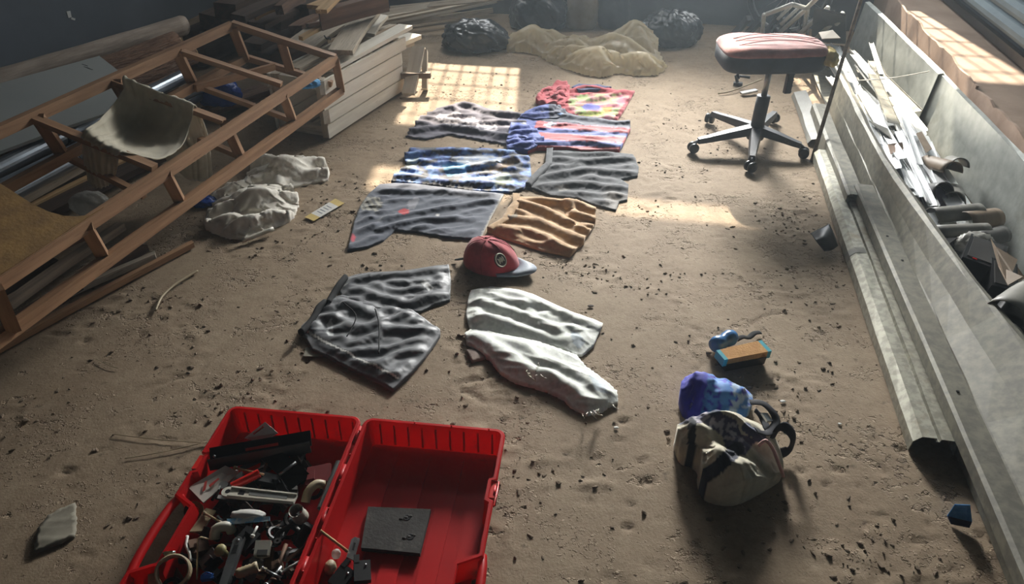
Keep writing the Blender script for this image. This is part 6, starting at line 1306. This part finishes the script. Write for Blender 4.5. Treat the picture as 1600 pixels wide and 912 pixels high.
for k in range(18): a = k*math.pi/9; tube('spoke', [wc+wq @ Vector((.02*math.cos(a+.5), .02*math.sin(a+.5), .02*(-1)**k)), wc+wq @ Vector((.255*math.cos(a), .255*math.sin(a), 0))], .0022, 'steel', t, seg=5)
lathe('axle_hub', [(.02, -.03), (.024, -.02), (.014, 0), (.024, .02), (.02, .03)], 'dark_metal', t, wc, wq, 14)
for k, (x, y, r, lab) in enumerate(((1205, 50, .045, 'small black rubber wheel just behind the pink seat'), (1228, 52, .035, 'second small black wheel just behind the pink seat'))):
    c = P(x, y, .05); o = lathe('small_wheel', [(.012, -.012), (r, -.012), (r+.004, 0), (r, .012), (.012, .012)], 'black_plastic', None, c, eul(1.2, .2, .3), 20, closed=True); tag(o, lab, 'wheel')
o = plate('grey_sheet_metal', [P(1268, 62, .02), P(1322, 66, .02), P(1322, 22, .36), P(1272, 10, .40)], .012, 'scrap_dark'); tag(o, 'flat grey panel propped behind the tube tangle', 'panel')
for k in range(9):
    o = beam('tangle_bar', P(1190+k*14, 58-6*math.sin(k), .02), P(1205+k*13+8*math.cos(k*2), 26+10*math.sin(k*1.4), .16), .025, .018, ['black_metal', 'dark_metal', 'steel'][k % 3], roll=k); tag(o, 'short dark bar caught in the tangle behind the swivel chair', 'bar', 'short bars in the tangle')
t = thing('caster_fork', 'small black caster fork on the floor left of the chair column', 'caster', P(1152, 128)); tube('fork', [P(1150, 118, .06), P(1152, 128, .02)], .010, 'black_metal', t, seg=8); beam('foot', P(1146, 130, .008), P(1160, 131, .008), .03, .014, 'black_plastic', t); tube('cross_bar', [P(1150, 118, .06), P(1172, 121, .06)], .008, 'black_metal', t, seg=8)
o = tube('curved_wire', [P(1122, 146, .006), P(1140, 143, .01), P(1165, 134, .02), P(1190, 124, .03)], .004, 'cream_plastic', seg=6, n=14); tag(o, 'thin pale wire curving under the swivel chair', 'wire')
o = beam('metal_bracket_bar', P(1158, 146, .01), P(1182, 141, .02), .03, .012, 'steel'); tag(o, 'short flat steel bar on the floor behind the chair column', 'bar')

# ------------------------------------------------------------------ haze volume added to imitate the veil of window glare
hz = bpy.data.materials.new('glare_haze'); hz.use_nodes = True; _nt = hz.node_tree; _nt.nodes.clear()
_vo = _nt.nodes.new('ShaderNodeVolumeScatter'); _vo.inputs['Color'].default_value = (.80, .92, 1.0, 1); _vo.inputs['Density'].default_value = HAZE; _vo.inputs['Anisotropy'].default_value = .55
_ou = _nt.nodes.new('ShaderNodeOutputMaterial'); _nt.links.new(_vo.outputs[0], _ou.inputs['Volume']); _mats['glare_haze'] = hz
o = box('glare_haze', RS((S0+S1)/2, (T0+T1)/2, ZC/2), S1-S0+.2, T1-T0+.2, ZC+.06, 'glare_haze', rot=rotz(-ROOM), bevel=0)
o['kind'] = 'stuff'; tag(o, 'thin added haze imitating veiling glare through the hall, brightest toward the far windows', 'haze')
